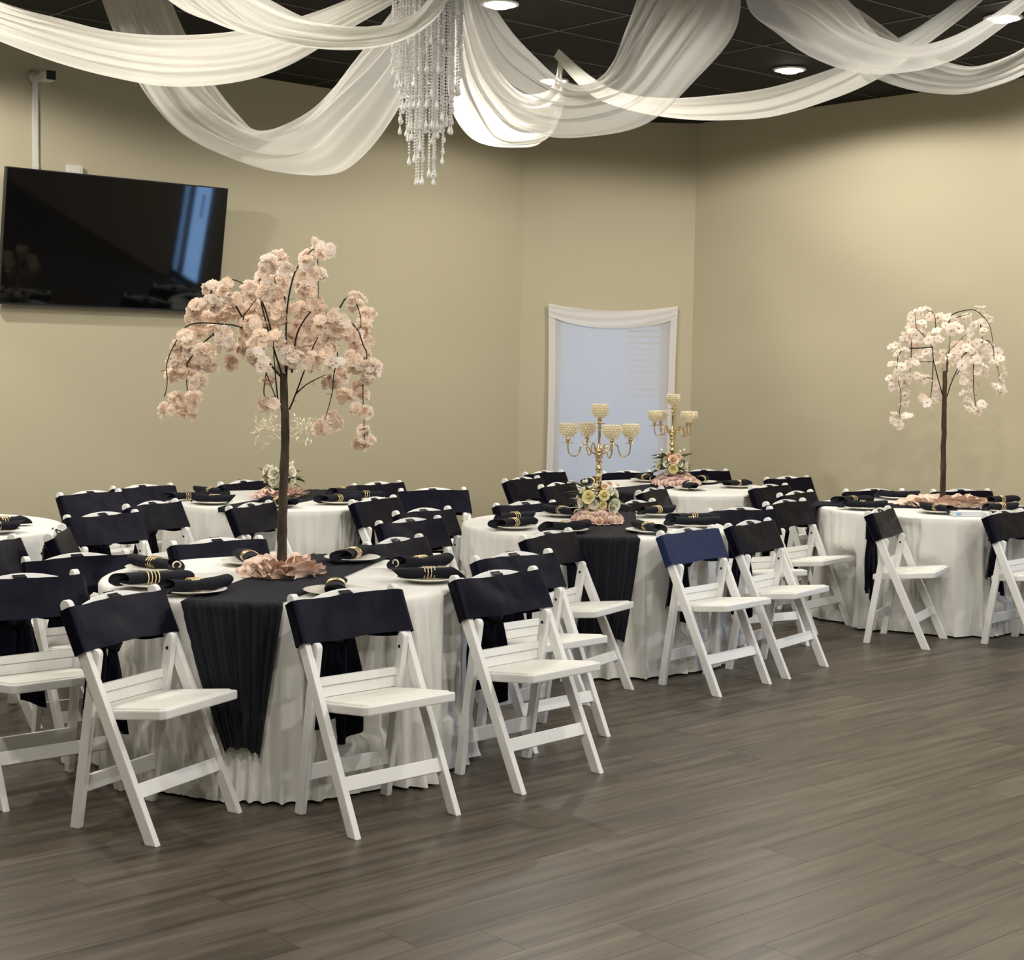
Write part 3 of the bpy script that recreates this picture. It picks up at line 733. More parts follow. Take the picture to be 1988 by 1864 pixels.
def sash_band(seed):
    W, D = 0.2475, 0.029
    r = random.Random(seed)
    ph = [r.uniform(0, 6) for _ in range(6)]
    loop = []
    n = 72
    for i in range(n):
        # walk a rounded rectangle: front, right side, back, left side
        a = i / n * 2 * math.pi
        ca, sa = math.cos(a), math.sin(a)
        e = 0.16
        x = W * math.copysign(abs(ca) ** e, ca)
        y = D * math.copysign(abs(sa) ** e, sa)
        # even out the long sides
        if abs(sa) > 0.12 or True:
            pass
        loop.append((x, y))
    # resample by perimeter
    P = loop + [loop[0]]
    acc = [0]
    for k in range(n):
        acc.append(acc[-1] + math.hypot(P[k + 1][0] - P[k][0], P[k + 1][1] - P[k][1]))

    def at(u):
        s = u * acc[-1]
        for k in range(n):
            if acc[k + 1] >= s:
                f = (s - acc[k]) / max(acc[k + 1] - acc[k], 1e-9)
                return (P[k][0] + (P[k + 1][0] - P[k][0]) * f, P[k][1] + (P[k + 1][1] - P[k][1]) * f)
        return P[-1]
    L0, L1 = 0.6079 / math.cos(LEAN), 0.7508 / math.cos(LEAN)

    def fn(u, v):
        x, y = at(u)
        front = y > 0
        l = L0 + (L1 - L0) * v
        mid = (L0 + L1) / 2
        if not front:
            l = mid + (l - mid) * (1 - 0.45 * math.exp(-(x / 0.09) ** 2)) - 0.012 * math.exp(-(x / 0.09) ** 2)
        d = y
        d += (0.0012 * math.sin(11 * x + 3 * v + ph[0]) + 0.003 * nz(x * 6 + seed, v * 1.2 + x * 2, ph[1]) + 0.0012 * math.sin(26 * (x + 0.15 * v) + ph[2]) * v) * (1 if abs(x) < 0.235 else 0.3)
        l += 0.003 * math.sin(14 * x + ph[3]) + 0.0035 * nz(x * 14, seed + v)
        return Vector((x, 0, 0)) + AX * l + FN * (d + 0.002)
    return MB().grid(fn, 110, 9, True).mesh('sash', M['satin'], True)


def sash_tail(seed, x0, wid, z1, z0, lean):
    r = random.Random(seed)
    p = r.uniform(0, 6)

    def fn(u, v):
        z = z1 + (z0 - z1) * v
        w = wid * (0.35 + 0.65 * min(1, v * 2.2))
        x = x0 + lean * v + (u - 0.5) * w
        y = 0.372 + 0.02 * (1 - v) + 0.014 * math.sin(u * 9 + p + 2 * v) * (0.4 + v) + 0.02 * v
        return Vector((x, y, z - 0.02 * math.sin(u * 3 + p) * v))
    m = MB().grid(fn, 10, 12)
    m.grid(lambda u, v: fn(1 - u, v) + Vector((0, 0.002, 0)), 10, 12)
    return m.mesh('tail', M['satin'], True)


def sash_knot(seed):
    def fn(u, v):
        a, bq = u * 2 * math.pi, (v - 0.5) * math.pi
        d = Vector((math.cos(a) * math.cos(bq), math.sin(a) * math.cos(bq), math.sin(bq)))
        k = 1 + 0.35 * nz(d.x * 2.2 + seed, d.y * 2.2, d.z * 2.2) + 0.12 * math.sin(6 * a + 4 * bq)
        return Vector((0, 0.372, 0.645)) + Vector((d.x * 0.075 * k, d.y * 0.045 * k, d.z * 0.065 * k))
    m = MB().grid(fn, 24, 14, True)

    def loopfn(sg):
        def f(u, v):
            a = u * 2 * math.pi
            wv = 0.03 + 0.01 * math.sin(a)
            return Vector((sg * (0.02 + 0.09 * (1 - math.cos(a)) / 2), 0.382 + 0.03 * math.sin(a), 0.65 + sg * 0.004 + (v - 0.5) * (0.05 + 0.05 * math.sin(a / 2))))
        return f
    m.grid(loopfn(1), 18, 5)
    m.grid(loopfn(-1), 18, 5)
    return m.mesh('knot', M['satin'], True)


def build_chair():
    root = thing('folding_chair', 'x', 'chair', group='white folding chairs')
    long_me = None
    for sx in (-1, 1):
        pts = bar_poly(0, 0, 0.3724 * 0.972, 0.78 * 0.972, 0.021)
        MB().prism(pts, lambda a, bq, d: Vector((d, a, bq)), sx * HWD - 0.0125, sx * HWD + 0.0125).build('front_leg', M['chair'], root, bevel=0.0035)
    for sx in (-1, 1):
        pts = bar_poly(0.352, 0, 0.262, 0.60, 0.019)
        rl = MB().prism(pts, lambda a, bq, d: Vector((d, a, bq)), sx * 0.191 - 0.012, sx * 0.191 + 0.012).build('rear_leg', M['chair'], root, bevel=0.0035)
        # pivot bolt seen on the inner face
        MB().tube([(sx * 0.1785, 0.268, 0.565), (sx * 0.1765, 0.268, 0.565)], 0.006, 10).build('pivot_bolt', M['plastic_black'], rl)
    # arched top rail
    pts = []
    for q in range(15):
        u = q / 14
        pts.append(((u - 0.5) * 0.418, (0.732 + 0.045 * math.sin(u * math.pi) ** 0.8) / math.cos(LEAN)))
    pts += [(0.209, 0.655 / math.cos(LEAN)), (-0.209, 0.655 / math.cos(LEAN))]
    MB().prism(pts, lambda a, bq, d: Vector((a, 0, 0)) + AX * bq + FN * d, -0.009, 0.009).build('top_rail', M['chair'], root, bevel=0.003)
    # rail behind the seat, two boards with a groove
    br = MB().box((0, 0.292, 0.473), (0.358, 0.016, 0.03)).build('back_rail', M['chair'], root, bevel=0.003)
    MB().box((0, 0.297, 0.436), (0.358, 0.012, 0.04)).build('lower_board', M['chair'], br, bevel=0.003)
    # seat frame: slightly tapered slab, pad inset on top
    fr = [(-0.172, 0.335), (-0.196, 0.19), (-0.2022, -0.012), (-0.19, -0.03), (0.19, -0.03), (0.2022, -0.012), (0.196, 0.19), (0.172, 0.335)]
    slope = 0.11

    def sfn(a, bq, d):
        return Vector((a, bq, d + slope * (0.15 - bq)))
    sf = MB().prism(fr, sfn, 0.393, 0.4245).build('seat', M['chair'], root, bevel=0.005)
    pd = [(a * 0.93, 0.15 + (bq - 0.15) * 0.92) for a, bq in fr]
    pm = MB().prism(pd, sfn, 0.420, 0.4305)
    pm.build('seat_pad', M['seat_pad'], sf, bevel=0.006)
    # stretchers
    MB().box((0, 0.163 * 0.4775, 0.163), (2 * HWD - 0.022, 0.016, 0.05), Matrix.Rotation(-LEAN, 3, 'X')).build('stretcher', M['chair'], root, bevel=0.003)
    MB().box((0, 0.330, 0.150), (0.362, 0.016, 0.055)).build('stretcher', M['chair'], root, bevel=0.003)
    sash = place('sash', SASH[0], root)
    sash['label'] = 'dark navy satin sash tied around the backrest'
    place('knot', KNOT[0], sash)
    place('tail', TAIL[0], sash)
    place('tail', TAIL[1], sash)
    st_ = MB()
    top = 0.781 / math.cos(LEAN)
    path = [(0.020, 0.78), (0.027, 0.838), (0.016, top / 1 * 1.0 - 0.02), (0.0, top), (-0.014, top - 0.02), (-0.026, 0.79), (-0.031, 0.74)]

    def strap(u, v):
        k = v * (len(path) - 1)
        i = min(int(k), len(path) - 2)
        f = k - i
        d = path[i][0] + (path[i + 1][0] - path[i][0]) * f
        l = path[i][1] + (path[i + 1][1] - path[i][1]) * f
        if i in (0, len(path) - 2):
            pass
        return Vector(((u - 0.5) * 0.050 + 0.008 * math.sin(v * 5) - 0.012, 0, 0)) + AX * l + FN * d
    st_.grid(strap, 4, 24).build('strap', M['satin'], sash, True)
    return root


SASH = [sash_band(s) for s in (1, 7, 13, 21)]
KNOT = [sash_knot(s) for s in (2, 9)]
TAIL = [sash_tail(3, -0.045, 0.125, 0.64, 0.30, -0.01), sash_tail(8, 0.035, 0.115, 0.64, 0.23, 0.02),
        sash_tail(5, -0.03, 0.14, 0.64, 0.36, -0.03), sash_tail(6, 0.03, 0.10, 0.64, 0.27, 0.04)]
CHAIRS = {
    'L': 'white folding chair nearest the camera at the left, beside the hanging navy runner',
    'M': 'white folding chair in front of the nearest table, right of the hanging runner',
    'R': 'white folding chair at the right end of the nearest row',
    'c6': 'white folding chair cut by the left picture edge, its seat showing',
    'c7': 'navy sashed chair wedged at the left side of the front tree table',
    'c8': 'navy sashed chair tucked behind the front tree table, left of the trunk',
    'c9': 'navy sashed chair behind the right half of the front tree table',
    'c4': 'white folding chair directly behind the right end of the nearest row',
    'c5': 'white folding chair left of the runner hanging from the near candelabra table',
    'B': 'white folding chair with blue daylight sheen painted on its sash',
    'N': 'white folding chair just right of the royal blue sash',
    'c32': 'chair with a wrinkled sash behind the pair at the near candelabra table',
    'c33': 'black sashed chair whose seat touches the left of the right tree table',
    'c34': 'half hidden black sashed chair, farther of two left of the right tree table',
    'Q': 'white folding chair seen side on before the right blossom tree table',
    'c40': 'white folding chair cut by the right picture edge',
    'c41': 'chair top showing behind the right tree table, left of the trunk',
    'c42': 'chair top showing behind the right tree table, right of the trunk',
    'c10': 'navy sashed chair in the middle of the file behind the front table',
    'c11': 'navy sashed chair touching the left edge of the near candelabra table',
    'c12': 'navy sashed chair facing front at the right of the rear left table',
    'c13': 'black sashed chair at the front right of the rear left table',
    'c14': 'black sashed chair right behind the front tree trunk',
    'c15': 'black sashed chair at the front left of the rear left table',
    'c16': 'navy sashed chair farthest left against the wall below the television',
    'c17': 'navy sashed chair at the left end of the rear left table',
    'c18': 'navy sashed chair with white arched top right of the far left table',
    'c19': 'chair turned sideways beside the far left table',
    'c20': 'dark sashed chair cut by the left edge before the far left table',
    'c21': 'chair behind the rear left table, left of its white flowers',
    'c22': 'chair behind the rear left table, right of its pink ruffle',
    'c24': 'black sashed chair left of the window curtain, nearer of two overlapping',
    'c24b': 'black sashed chair at the left foot of the window curtain, farther one',
    'c25': 'black sashed chair between the near candelabra bouquet and the wall',
    'c26': 'navy sashed chair behind the near candelabra table, left of its bouquet',
    'c27': 'navy sashed chair behind the near candelabra table, right of its bouquet',
    'c28': 'black sashed chair in front of the far candelabra table',
    'c35': 'black sashed chair with white arched top right of the far candelabra table',
    'c36': 'black sashed chair farthest right, against the right wall',
    'c37': 'chair behind the far candelabra table in front of the window curtain',
    'c38': 'chair behind the far candelabra table, right of its bouquet',
}
proto = build_chair()
first = True
CHAIR_OBJ = {}
for k, (key, lab) in enumerate(CHAIRS.items()):
    x, y, th = CHAIR_POSE[key]
    c = proto if first else copy_tree(proto)
    first = False
    CHAIR_OBJ[key] = c
    c.location = (x, y, 0)
    c.rotation_euler = (0, 0, th)
    c['label'] = lab
    s = [q for q in c.children if q.name.startswith('sash')][0]
    s.data = SASH[k % 4]
    kn = [q for q in s.children if q.name.startswith('knot')][0]
    kn.data = KNOT[k % 2]
    tl = [q for q in s.children if q.name.startswith('tail')]
    tl[0].data = TAIL[0 if k % 3 else 2]
    tl[1].data = TAIL[1 if k % 3 else 3]
    if key == 'B':
        s.material_slots[0].link = 'OBJECT'
        s.material_slots[0].material = M['satin_daylit']
        s['label'] = 'navy satin sash, blue daylight sheen in its colour, tied around the backrest'

# ---------------------------------------------------------------- tables and cloths
TABLES = {'T1': (-0.905, 6.25), 'T2': (-1.44, 9.85), 'T3': (-3.03, 7.92), 'T4': (0.46, 8.60), 'T5': (1.19, 11.45), 'T6': (2.70, 10.05)}
TNAME = {'T1': 'front blossom tree table', 'T2': 'rear left table', 'T3': 'far left table', 'T4': 'near candelabra table',
         'T5': 'far candelabra table', 'T6': 'right blossom tree table'}
TR = 0.715
top_me = MB().lathe([(0.0001, ZT - 0.004), (TR - 0.006, ZT - 0.004), (TR, ZT - 0.010), (TR, ZT - 0.024), (TR - 0.006, ZT - 0.03), (0.0001, ZT - 0.03)], 64).mesh('tabletop', M['wood_table'], False)
leg_me = MB().tube([(0, 0, 0), (0, 0, ZT - 0.03)], 0.016, 12).mesh('leg', M['steel'], True)


def blocked(p):
    """does the point fall inside the space a chair takes up"""
    for key, (x, y, th) in CHAIR_POSE.items():
        dx, dy = p.x - x, p.y - y
        if dx * dx + dy * dy > 0.5:
            continue
        lx = dx * math.cos(th) + dy * math.sin(th)
        ly = -dx * math.sin(th) + dy * math.cos(th)
        if abs(lx) > 0.268:
            continue
        if p.z < 0.48:
            if -0.06 < ly < (0.44 if p.z > 0.2 else 0.40):
                return True
        elif 0.17 < ly < 0.44 and p.z < 0.69:
            return True
    return False


CLOTHR = {}


def tablecloth(key):
    cx, cy = TABLES[key]
    seed = sum(map(ord, key)) * 1.37
    NA, NZ = 420, 22
    rr = random.Random(key)
    nf = rr.choice((25, 28, 31))
    ph = rr.uniform(0, 6)
    R = [[0.0] * NA for _ in range(NZ + 1)]
    for i in range(NA):
        a = i / NA * 2 * math.pi
        warp = a + 0.12 * math.sin(3 * a + ph) + 0.07 * math.sin(7 * a + ph * 2) + 0.03 * math.sin(13 * a + ph * 3)
        f = math.sin(nf * warp + ph)
        f = (1 - abs(f) ** 0.7) * 1.6 - 0.8 + 0.25 * math.sin(nf * 0.37 * warp)
        f2 = nz(math.cos(a) * 3 + seed, math.sin(a) * 3)
        for j in range(NZ + 1):
            dz = j / NZ
            amp = 0.034 * dz ** 0.6 * max(0.15, 0.8 + 1.2 * f2)
            r = TR + 0.014 + 0.028 * dz + amp * f + 0.03 * f2 * dz + 0.035 * max(0, dz - 0.86) / 0.14 * (0.5 + 0.5 * f)
            z = ZT - 0.016 - (ZT - 0.022) * dz
            p = Vector((cx + r * math.cos(a), cy + r * math.sin(a), z))
            while r > 0.32 and blocked(p):
                r -= 0.012
                p = Vector((cx + r * math.cos(a), cy + r * math.sin(a), z))
            R[j][i] = r
    # cloth cannot jump: relax sideways and downwards, never outwards past a chair
    for it in range(6):
        Q = [row[:] for row in R]
        for j in range(1, NZ + 1):
            for i in range(NA):
                avg = (R[j][i - 1] + R[j][(i + 1) % NA] + R[j - 1][i] + R[min(j + 1, NZ)][i]) / 4
                if abs(avg - R[j][i]) > 0.02:
                    Q[j][i] = min(R[j][i], avg) if avg < R[j][i] else R[j][i] + 0.0
        R = Q
    CLOTHR[key] = R
    m = MB()
    prof = [(0.0001, 0), (0.25, 0), (0.5, 0), (TR - 0.02, 0), (TR - 0.002, -0.002), (TR + 0.008, -0.008)]
    rows = len(prof) + NZ + 1

    def fn(u, v):
        k = round(v * (rows - 1))
        i = round(u * NA) % NA
        a = i / NA * 2 * math.pi
        if k < len(prof):
            r, dz = prof[k]
            z = ZT + 0.001 + dz + (0.0015 * nz(math.cos(a) * r * 14, math.sin(a) * r * 14, seed) if k in (1, 2) else 0)
        else:
            j = k - len(prof)
            r = R[j][i]
            z = ZT - 0.016 - (ZT - 0.022) * j / NZ
            if j == NZ:
                z += 0.004
        return Vector((r * math.cos(a), r * math.sin(a), z))
    m.grid(fn, NA, rows - 1, True)
    c = m.build('tablecloth', M['cloth'], None, True)
    c.location = (cx, cy, 0)
    tag(c, {'T1': 'floor-length white tablecloth on the front table with the big blossom tree',
            'T2': 'white tablecloth on the rear left table with the white flowers',
            'T3': 'white tablecloth on the table cut by the left picture edge',
            'T4': 'white tablecloth on the table with the nearer gold candelabra',
            'T5': 'white tablecloth on the table with the farther gold candelabra',
            'T6': 'long white tablecloth pooling on the floor at the right tree table'}[key], 'tablecloth', 'white tablecloths')


for key, (cx, cy) in TABLES.items():
    t = thing('round_table', 'round banquet table standing under the cloth of the ' + TNAME[key], 'table', (cx, cy, 0), 0.4, 'round banquet tables')
    place('tabletop', top_me, t)
    for k in range(4):
        a = k * math.pi / 2 + 0.3
        place('leg', leg_me, t, Matrix.Translation((0.27 * math.cos(a), 0.27 * math.sin(a), 0)))
    tablecloth(key)


def runner(key, ang, w, offset, drop0, drop1, taper, lab, shift=0.0):
    """navy runner lying across a table along the direction ang, hanging over both edges"""
    cx, cy = TABLES[key]
    d = Vector((math.cos(ang), math.sin(ang), 0))
    n = Vector((-d.y, d.x, 0))
    R = CLOTHR[key]
    NA, NZ = len(R[0]), len(R) - 1

    def cloth_r(a, z):
        dz = (ZT - 0.016 - z) / (ZT - 0.022)
        j = min(max(int(dz * NZ), 0), NZ)
        i = int((a % (2 * math.pi)) / (2 * math.pi) * NA) % NA
        return max(R[j][q % NA] for q in range(i - 6, i + 7))
    half = math.sqrt(max(0.01, (TR + 0.012) ** 2 - offset ** 2))
    ln = drop0 + 2 * half + drop1
    nu, nv = 40, 110

    def fn(u, v):
        s = v * ln - drop0 - half          # -half..half lies on the table
        x = (u - 0.5) * w + offset
        edge = math.sqrt(max(0.02, (TR + 0.016) ** 2 - x * x))
        cr = 0.0035 * math.sin(u * 75 + 2 * math.sin(v * 9)) + 0.003 * math.sin(u * 33 + v * 5)
        if abs(s) <= edge:
            return d * s + n * x + Vector((0, 0, ZT + 0.007 + 0.4 * cr))
        sg = 1 if s > 0 else -1
        over = abs(s) - edge
        tp = 1 - taper * min(1, over / 0.6) if sg < 0 else 1 - 0.3 * taper * min(1, over / 0.6)
        x2 = offset + (u - 0.5) * w * tp + shift * over * (1 if sg < 0 else 0)
        z = max(ZT + 0.006 - over, 0.02)
        x2 = max(min(x2, 0.7), -0.7)
        a = math.atan2((d * (sg * math.sqrt(TR * TR - x2 * x2)) + n * x2).y, (d * (sg * math.sqrt(TR * TR - x2 * x2)) + n * x2).x)
        rad = max(cloth_r(a, z), TR + 0.012) + 0.012 + 1.6 * cr + 0.012
        rad = min(rad, TR + 0.12)
        p = Vector((math.cos(a) * rad, math.sin(a) * rad, z + 0.012 * math.sin(u * 17) * min(1, over)))
        return p
    mb = MB().grid(fn, nu, nv)
    me = mb.mesh('table_runner', M['runner'], True)
    uv = me.uv_layers.new(name='UVMap')
    wv = nu + 1
    for lp in me.loops:
        i = lp.vertex_index
        uv.data[lp.index].uv = ((i % wv) / nu, (i // wv) / nv)
    o = place('table_runner', me)
    o.location = (cx, cy, 0)
    tag(o, lab, 'table runner', 'navy table runners')


# direction of each runner: the minus end is the one that hangs towards the camera
runner('T1', math.radians(78.8), 0.355, -0.055, 0.52, 0.15, 0.78, 'wide crinkled navy runner hanging down the front of the front table', -0.10)
runner('T4', math.radians(86), 0.36, -0.05, 0.50, 0.12, 0.38, 'pleated navy runner hanging from the near candelabra table', 0.02)
runner('T5', math.radians(55), 0.30, 0.05, 0.28, 0.10, 0.2, 'navy runner on the far candelabra table', 0.0)
runner('T2', math.radians(76), 0.30, -0.05, 0.03, 0.12, 0.2, 'navy runner under the pink ruffle on the rear left table', 0.0)
runner('T6', math.radians(-6), 0.30, 0.0, 0.34, 0.3, 0.2, 'black runner lying across the right blossom tree table', 0.0)

# ---------------------------------------------------------------- plates and rolled napkins
plate_me = MB().lathe([(0.0001, 0.0), (0.07, 0.0), (0.075, 0.003), (0.118, 0.012), (0.122, 0.015), (0.118, 0.016), (0.076, 0.007), (0.0001, 0.005)], 48).mesh('plate', M['plate'], True)
ZP = ZT + 0.0025


def napkin_mesh(seed, ln):
    r = random.Random(seed)
    p1, p2 = r.uniform(0, 6), r.uniform(0, 6)
    bend = r.uniform(-0.012, 0.012)

    def fn(u, v):
        a = u * 2 * math.pi
        x = (v - 0.5) * ln
        k = abs(v - 0.5) * 2
        rad = 0.029 + 0.006 * (k ** 2) - 0.004 * math.exp(-((v - 0.5) / 0.07) ** 2)
        rad *= 1 + 0.10 * math.sin(2 * a + p1) * k + 0.10 * nz(math.cos(a) * 1.5 + seed, math.sin(a) * 1.5, v * 4)
        flat = 0.72
        tip = 0.03 * k ** 3 * math.sin(a + p2)
        return Vector((x + tip, rad * 1.12 * math.cos(a) + bend * (1 - k * k) * 2, rad * flat * math.sin(a) + 0.024))
    m = MB().grid(fn, 22, 20, True)
    # rolled ends: the cloth turns inwards as a spiral
    for e in (0, 1):
        vv = e

        def sp(u, v, vv=vv):
            q = fn(u, vv)
            c = Vector((q.x, 0, 0.024))
            k = 1 - v * 0.85
            return c + (q - c) * k + Vector(((1 if vv == 0 else -1) * 0.03 * v, 0, 0))
        m.grid(sp, 22, 4, True)
    return m.mesh('napkin_roll', M['napkin'], True)


def ring_mesh(nb):
    m = MB()
    for k in range(nb):
        x = (k - (nb - 1) / 2) * 0.0135
        m.tube([(x + 0.002 * math.sin(a * 2 * math.pi / 26), 0.0345 * math.cos(a * 2 * math.pi / 26), 0.0245 + 0.0238 * math.sin(a * 2 * math.pi / 26)) for a in range(27)], 0.0024, 6, False)
    return m.mesh('napkin_ring', M['gold'], True)


NAPM = [napkin_mesh(s, 0.25) for s in (1, 2, 3, 4)]
RINGM = [ring_mesh(4), ring_mesh(3)]
ENDM = MB().tube([(0.128, 0.02 * math.cos(a / 20 * 2 * math.pi), 0.024 + 0.014 * math.sin(a / 20 * 2 * math.pi)) for a in range(21)], 0.0035, 6, False).mesh('end_trim', M['cream'], True)
NAP_LABELS = {
    'T1': ['at the left edge of the front tree table', 'touching the left side of the hanging front runner',
           'at the back left edge of the front tree table', 'seen end on, left of the front tree trunk',
           'on the navy runner right of the front tree trunk', 'at the right of the front table, farther of two',
           'at the right of the front table, nearer of two', 'pointing at the camera behind the middle front chair'],
    'T2': ['at the left end of the rear left table, farther of two', 'at the left end of the rear left table, nearer of two',
           'on the rear left table by its back left chair', 'just behind the front tree trunk', 'at the front right of the rear left table',
           'right of the pink ruffle on the rear left table', 'at the right edge of the rear left table'],
    'T4': ['at the left of the near candelabra table, farther of two', 'at the left of the near candelabra table, nearer of two',
           'left of the runner on the near candelabra table', 'left of the near candelabra bouquet', 'right of the near candelabra bouquet',
           'at the right of the near candelabra table, farther of two', 'at the right of the near candelabra table, nearer of two', 'behind the royal blue sash'],
    'T5': ['left of the far rose ring', 'just right of the far rose ring', 'in front of the far rose ring',
           'at the right end of the far candelabra table', 'at the left end of the far candelabra table'],
    'T6': ['at the left of the right tree table, farther of two', 'at the left of the right tree table, nearer of two', 'in front of the right tree trunk',
           'above the chair at the right picture edge', 'at the far right end of the right tree table', 'behind the ruffle of the right tree'],
    'T3': ['on the far left table, farther of two', 'on the far left table, nearer of two'],
}
PLATE_LABELS = {'T1': 'front tree table', 'T2': 'rear left table', 'T3': 'far left table', 'T4': 'near candelabra table', 'T5': 'far candelabra table', 'T6': 'right tree table'}
cnt = {}
for k, (key, x, y, ang, ln, dist, pl) in enumerate(NAPKINS):
    i = cnt.get(key, 0)
    cnt[key] = i + 1
    where = NAP_LABELS[key][i]
    cx, cy = TABLES[key]
    z = ZP
    if pl:
        v = Vector((x - cx, y - cy))
        q = v * min(1, 0.585 / max(v.length, 0.01))
        p = place('plate', plate_me)
        p.location = (cx + q.x, cy + q.y, ZP + (0.012 if key in ('T1', 'T4') and i in (4, 2) else 0.006))
        z = p.location.z + 0.0055
        tag(p, 'white plate under napkin ' + where.replace('pointing at the camera ', ''), 'plate', 'white plates')
        x, y = cx + q.x, cy + q.y
    nap = thing('rolled_napkin', 'rolled navy napkin ' + where, 'napkin', (x, y, z + (0.0 if pl else 0.006)), ang, 'rolled navy napkins')
    place('napkin_roll', NAPM[k % 4], nap)
    place('napkin_ring', RINGM[0 if key in ('T1', 'T3') else 1], nap)
    if (key, i) in (('T1', 2), ('T1', 3), ('T4', 3), ('T5', 0), ('T1', 5)):
        e = place('end_trim', ENDM, nap)
        if (key, i) == ('T1', 5):
            e.rotation_euler = (0, 0, math.pi)

# ---------------------------------------------------------------- flowers, leaves


def petal_flower(seed, rad, npet, layers, cup):
    r = random.Random(seed)
    m = MB()
    for L_ in range(layers):
        k = 1 - 0.3 * L_
        for q in range(npet):
            a0 = (q + 0.5 * L_) / npet * 2 * math.pi + r.uniform(-0.15, 0.15)
            w = 1.25 * math.pi / npet * rad * k * 1.35
            lift = cup + 0.35 * L_ + r.uniform(-0.15, 0.15)
            tw = r.uniform(-0.3, 0.3)

            def fn(u, v, a0=a0, w=w, k=k, lift=lift, tw=tw):
                rr_ = rad * k * (0.08 + 0.92 * v)
                ww = w * math.sin(min(1, 0.18 + v) * math.pi * 0.62) * (u - 0.5) * 2 * 0.62
                z = rad * k * (lift * v ** 1.5 - 0.25 * v ** 3) + 0.17 * rad * math.sin(u * 9 + a0 * 3) * v * v + tw * ww * v
                c, s = math.cos(a0), math.sin(a0)
                return Vector((c * rr_ - s * ww, s * rr_ + c * ww, z))
            m.grid(fn, 4, 3)
    return m


def rose_mesh(name, rad, material, seed=0):
    r = random.Random(seed)
    m = MB()
    for L_, (k, n, h, op) in enumerate(((1.0, 5, 0.72, 0.45), (0.82, 5, 0.95, 0.22), (0.6, 4, 1.08, 0.05), (0.36, 3, 1.14, -0.06))):
        for q in range(n):
            a0 = q / n * 2 * math.pi + L_ * 0.7 + r.uniform(-0.1, 0.1)
            span = 2 * math.pi / n * 1.35

            def fn(u, v, a0=a0, span=span, k=k, h=h, op=op):
                a = a0 + (u - 0.5) * span
                prof = math.sin(min(1.0, 0.15 + v * 0.85) * math.pi * 0.5)
                rr_ = rad * k * (prof * (0.85 + op * v * v) + 0.05 * (u - 0.5) * 2)
                z = rad * (h * v * 0.95 - 0.12 * (abs(u - 0.5) * 2) ** 2 * v) - 0.25 * rad
                return Vector((rr_ * math.cos(a), rr_ * math.sin(a), z))
            m.grid(fn, 5, 4)
    # closed heart of the rose
    m.grid(lambda u, v: Vector((0.30 * rad * math.sin(v * 1.57) * math.cos(u * 6.2832 + v * 2), 0.30 * rad * math.sin(v * 1.57) * math.sin(u * 6.2832 + v * 2), rad * (0.72 - 0.5 * v))), 8, 3, True)
    return m.mesh(name, material, True)


def leaf_mesh(ln, w, material, curve=0.3):
    m = MB()

    def fn(u, v):
        ww = w * math.sin(math.pi * (0.06 + 0.94 * v) ** 0.8) * (u - 0.5) * 2
        return Vector((v * ln, ww, -curve * ln * v * v + 0.35 * abs(ww)))
    m.grid(fn, 2, 6)
    return m.mesh('leaf', material, True)


def aim(p, d, roll=0.0, sc=1.0):
    q = Vector(d).to_track_quat('Z', 'Y')
    return Matrix.Translation(p) @ q.to_matrix().to_4x4() @ Matrix.Rotation(roll, 4, 'Z') @ Matrix.Scale(sc, 4)


def aimx(p, d, roll=0.0, sc=1.0):
    q = Vector(d).to_track_quat('X', 'Z')
    return Matrix.Translation(p) @ q.to_matrix().to_4x4() @ Matrix.Rotation(roll, 4, 'X') @ Matrix.Scale(sc, 4)


BL_F = [petal_flower(s, 0.022, 6, 2, 0.45).mesh('blossom', M['blossom'], True) for s in (1, 2, 3)]
BL_P = [petal_flower(s, 0.022, 6, 2, 0.35).mesh('blossom', M['blossom_pale'], True) for s in (4, 5)]


def five_petal(seed, rad):
    m = petal_flower(seed, rad, 5, 1, 0.25)
    me = m.mesh('blossom', M['blossom_pale'], True)
    n0 = len(me.polygons)
    # dark eye
    m2 = MB()
    m2.v, m2.f = m.v[:], m.f[:]
    m2.grid(lambda u, v: Vector((0.14 * rad * math.sin(v * 1.5) * math.cos(u * 6.283), 0.14 * rad * math.sin(v * 1.5) * math.sin(u * 6.283), 0.16 * rad * math.cos(v * 1.5) + 0.03 * rad)), 6, 2, True)
    me = m2.mesh('blossom', M['blossom_pale'], True)
    me.materials.append(M['stamen'])
    for p in me.polygons[n0:]:
        p.material_index = 1
    return me


BL_S = [five_petal(s, 0.027) for s in (11, 12, 13)]


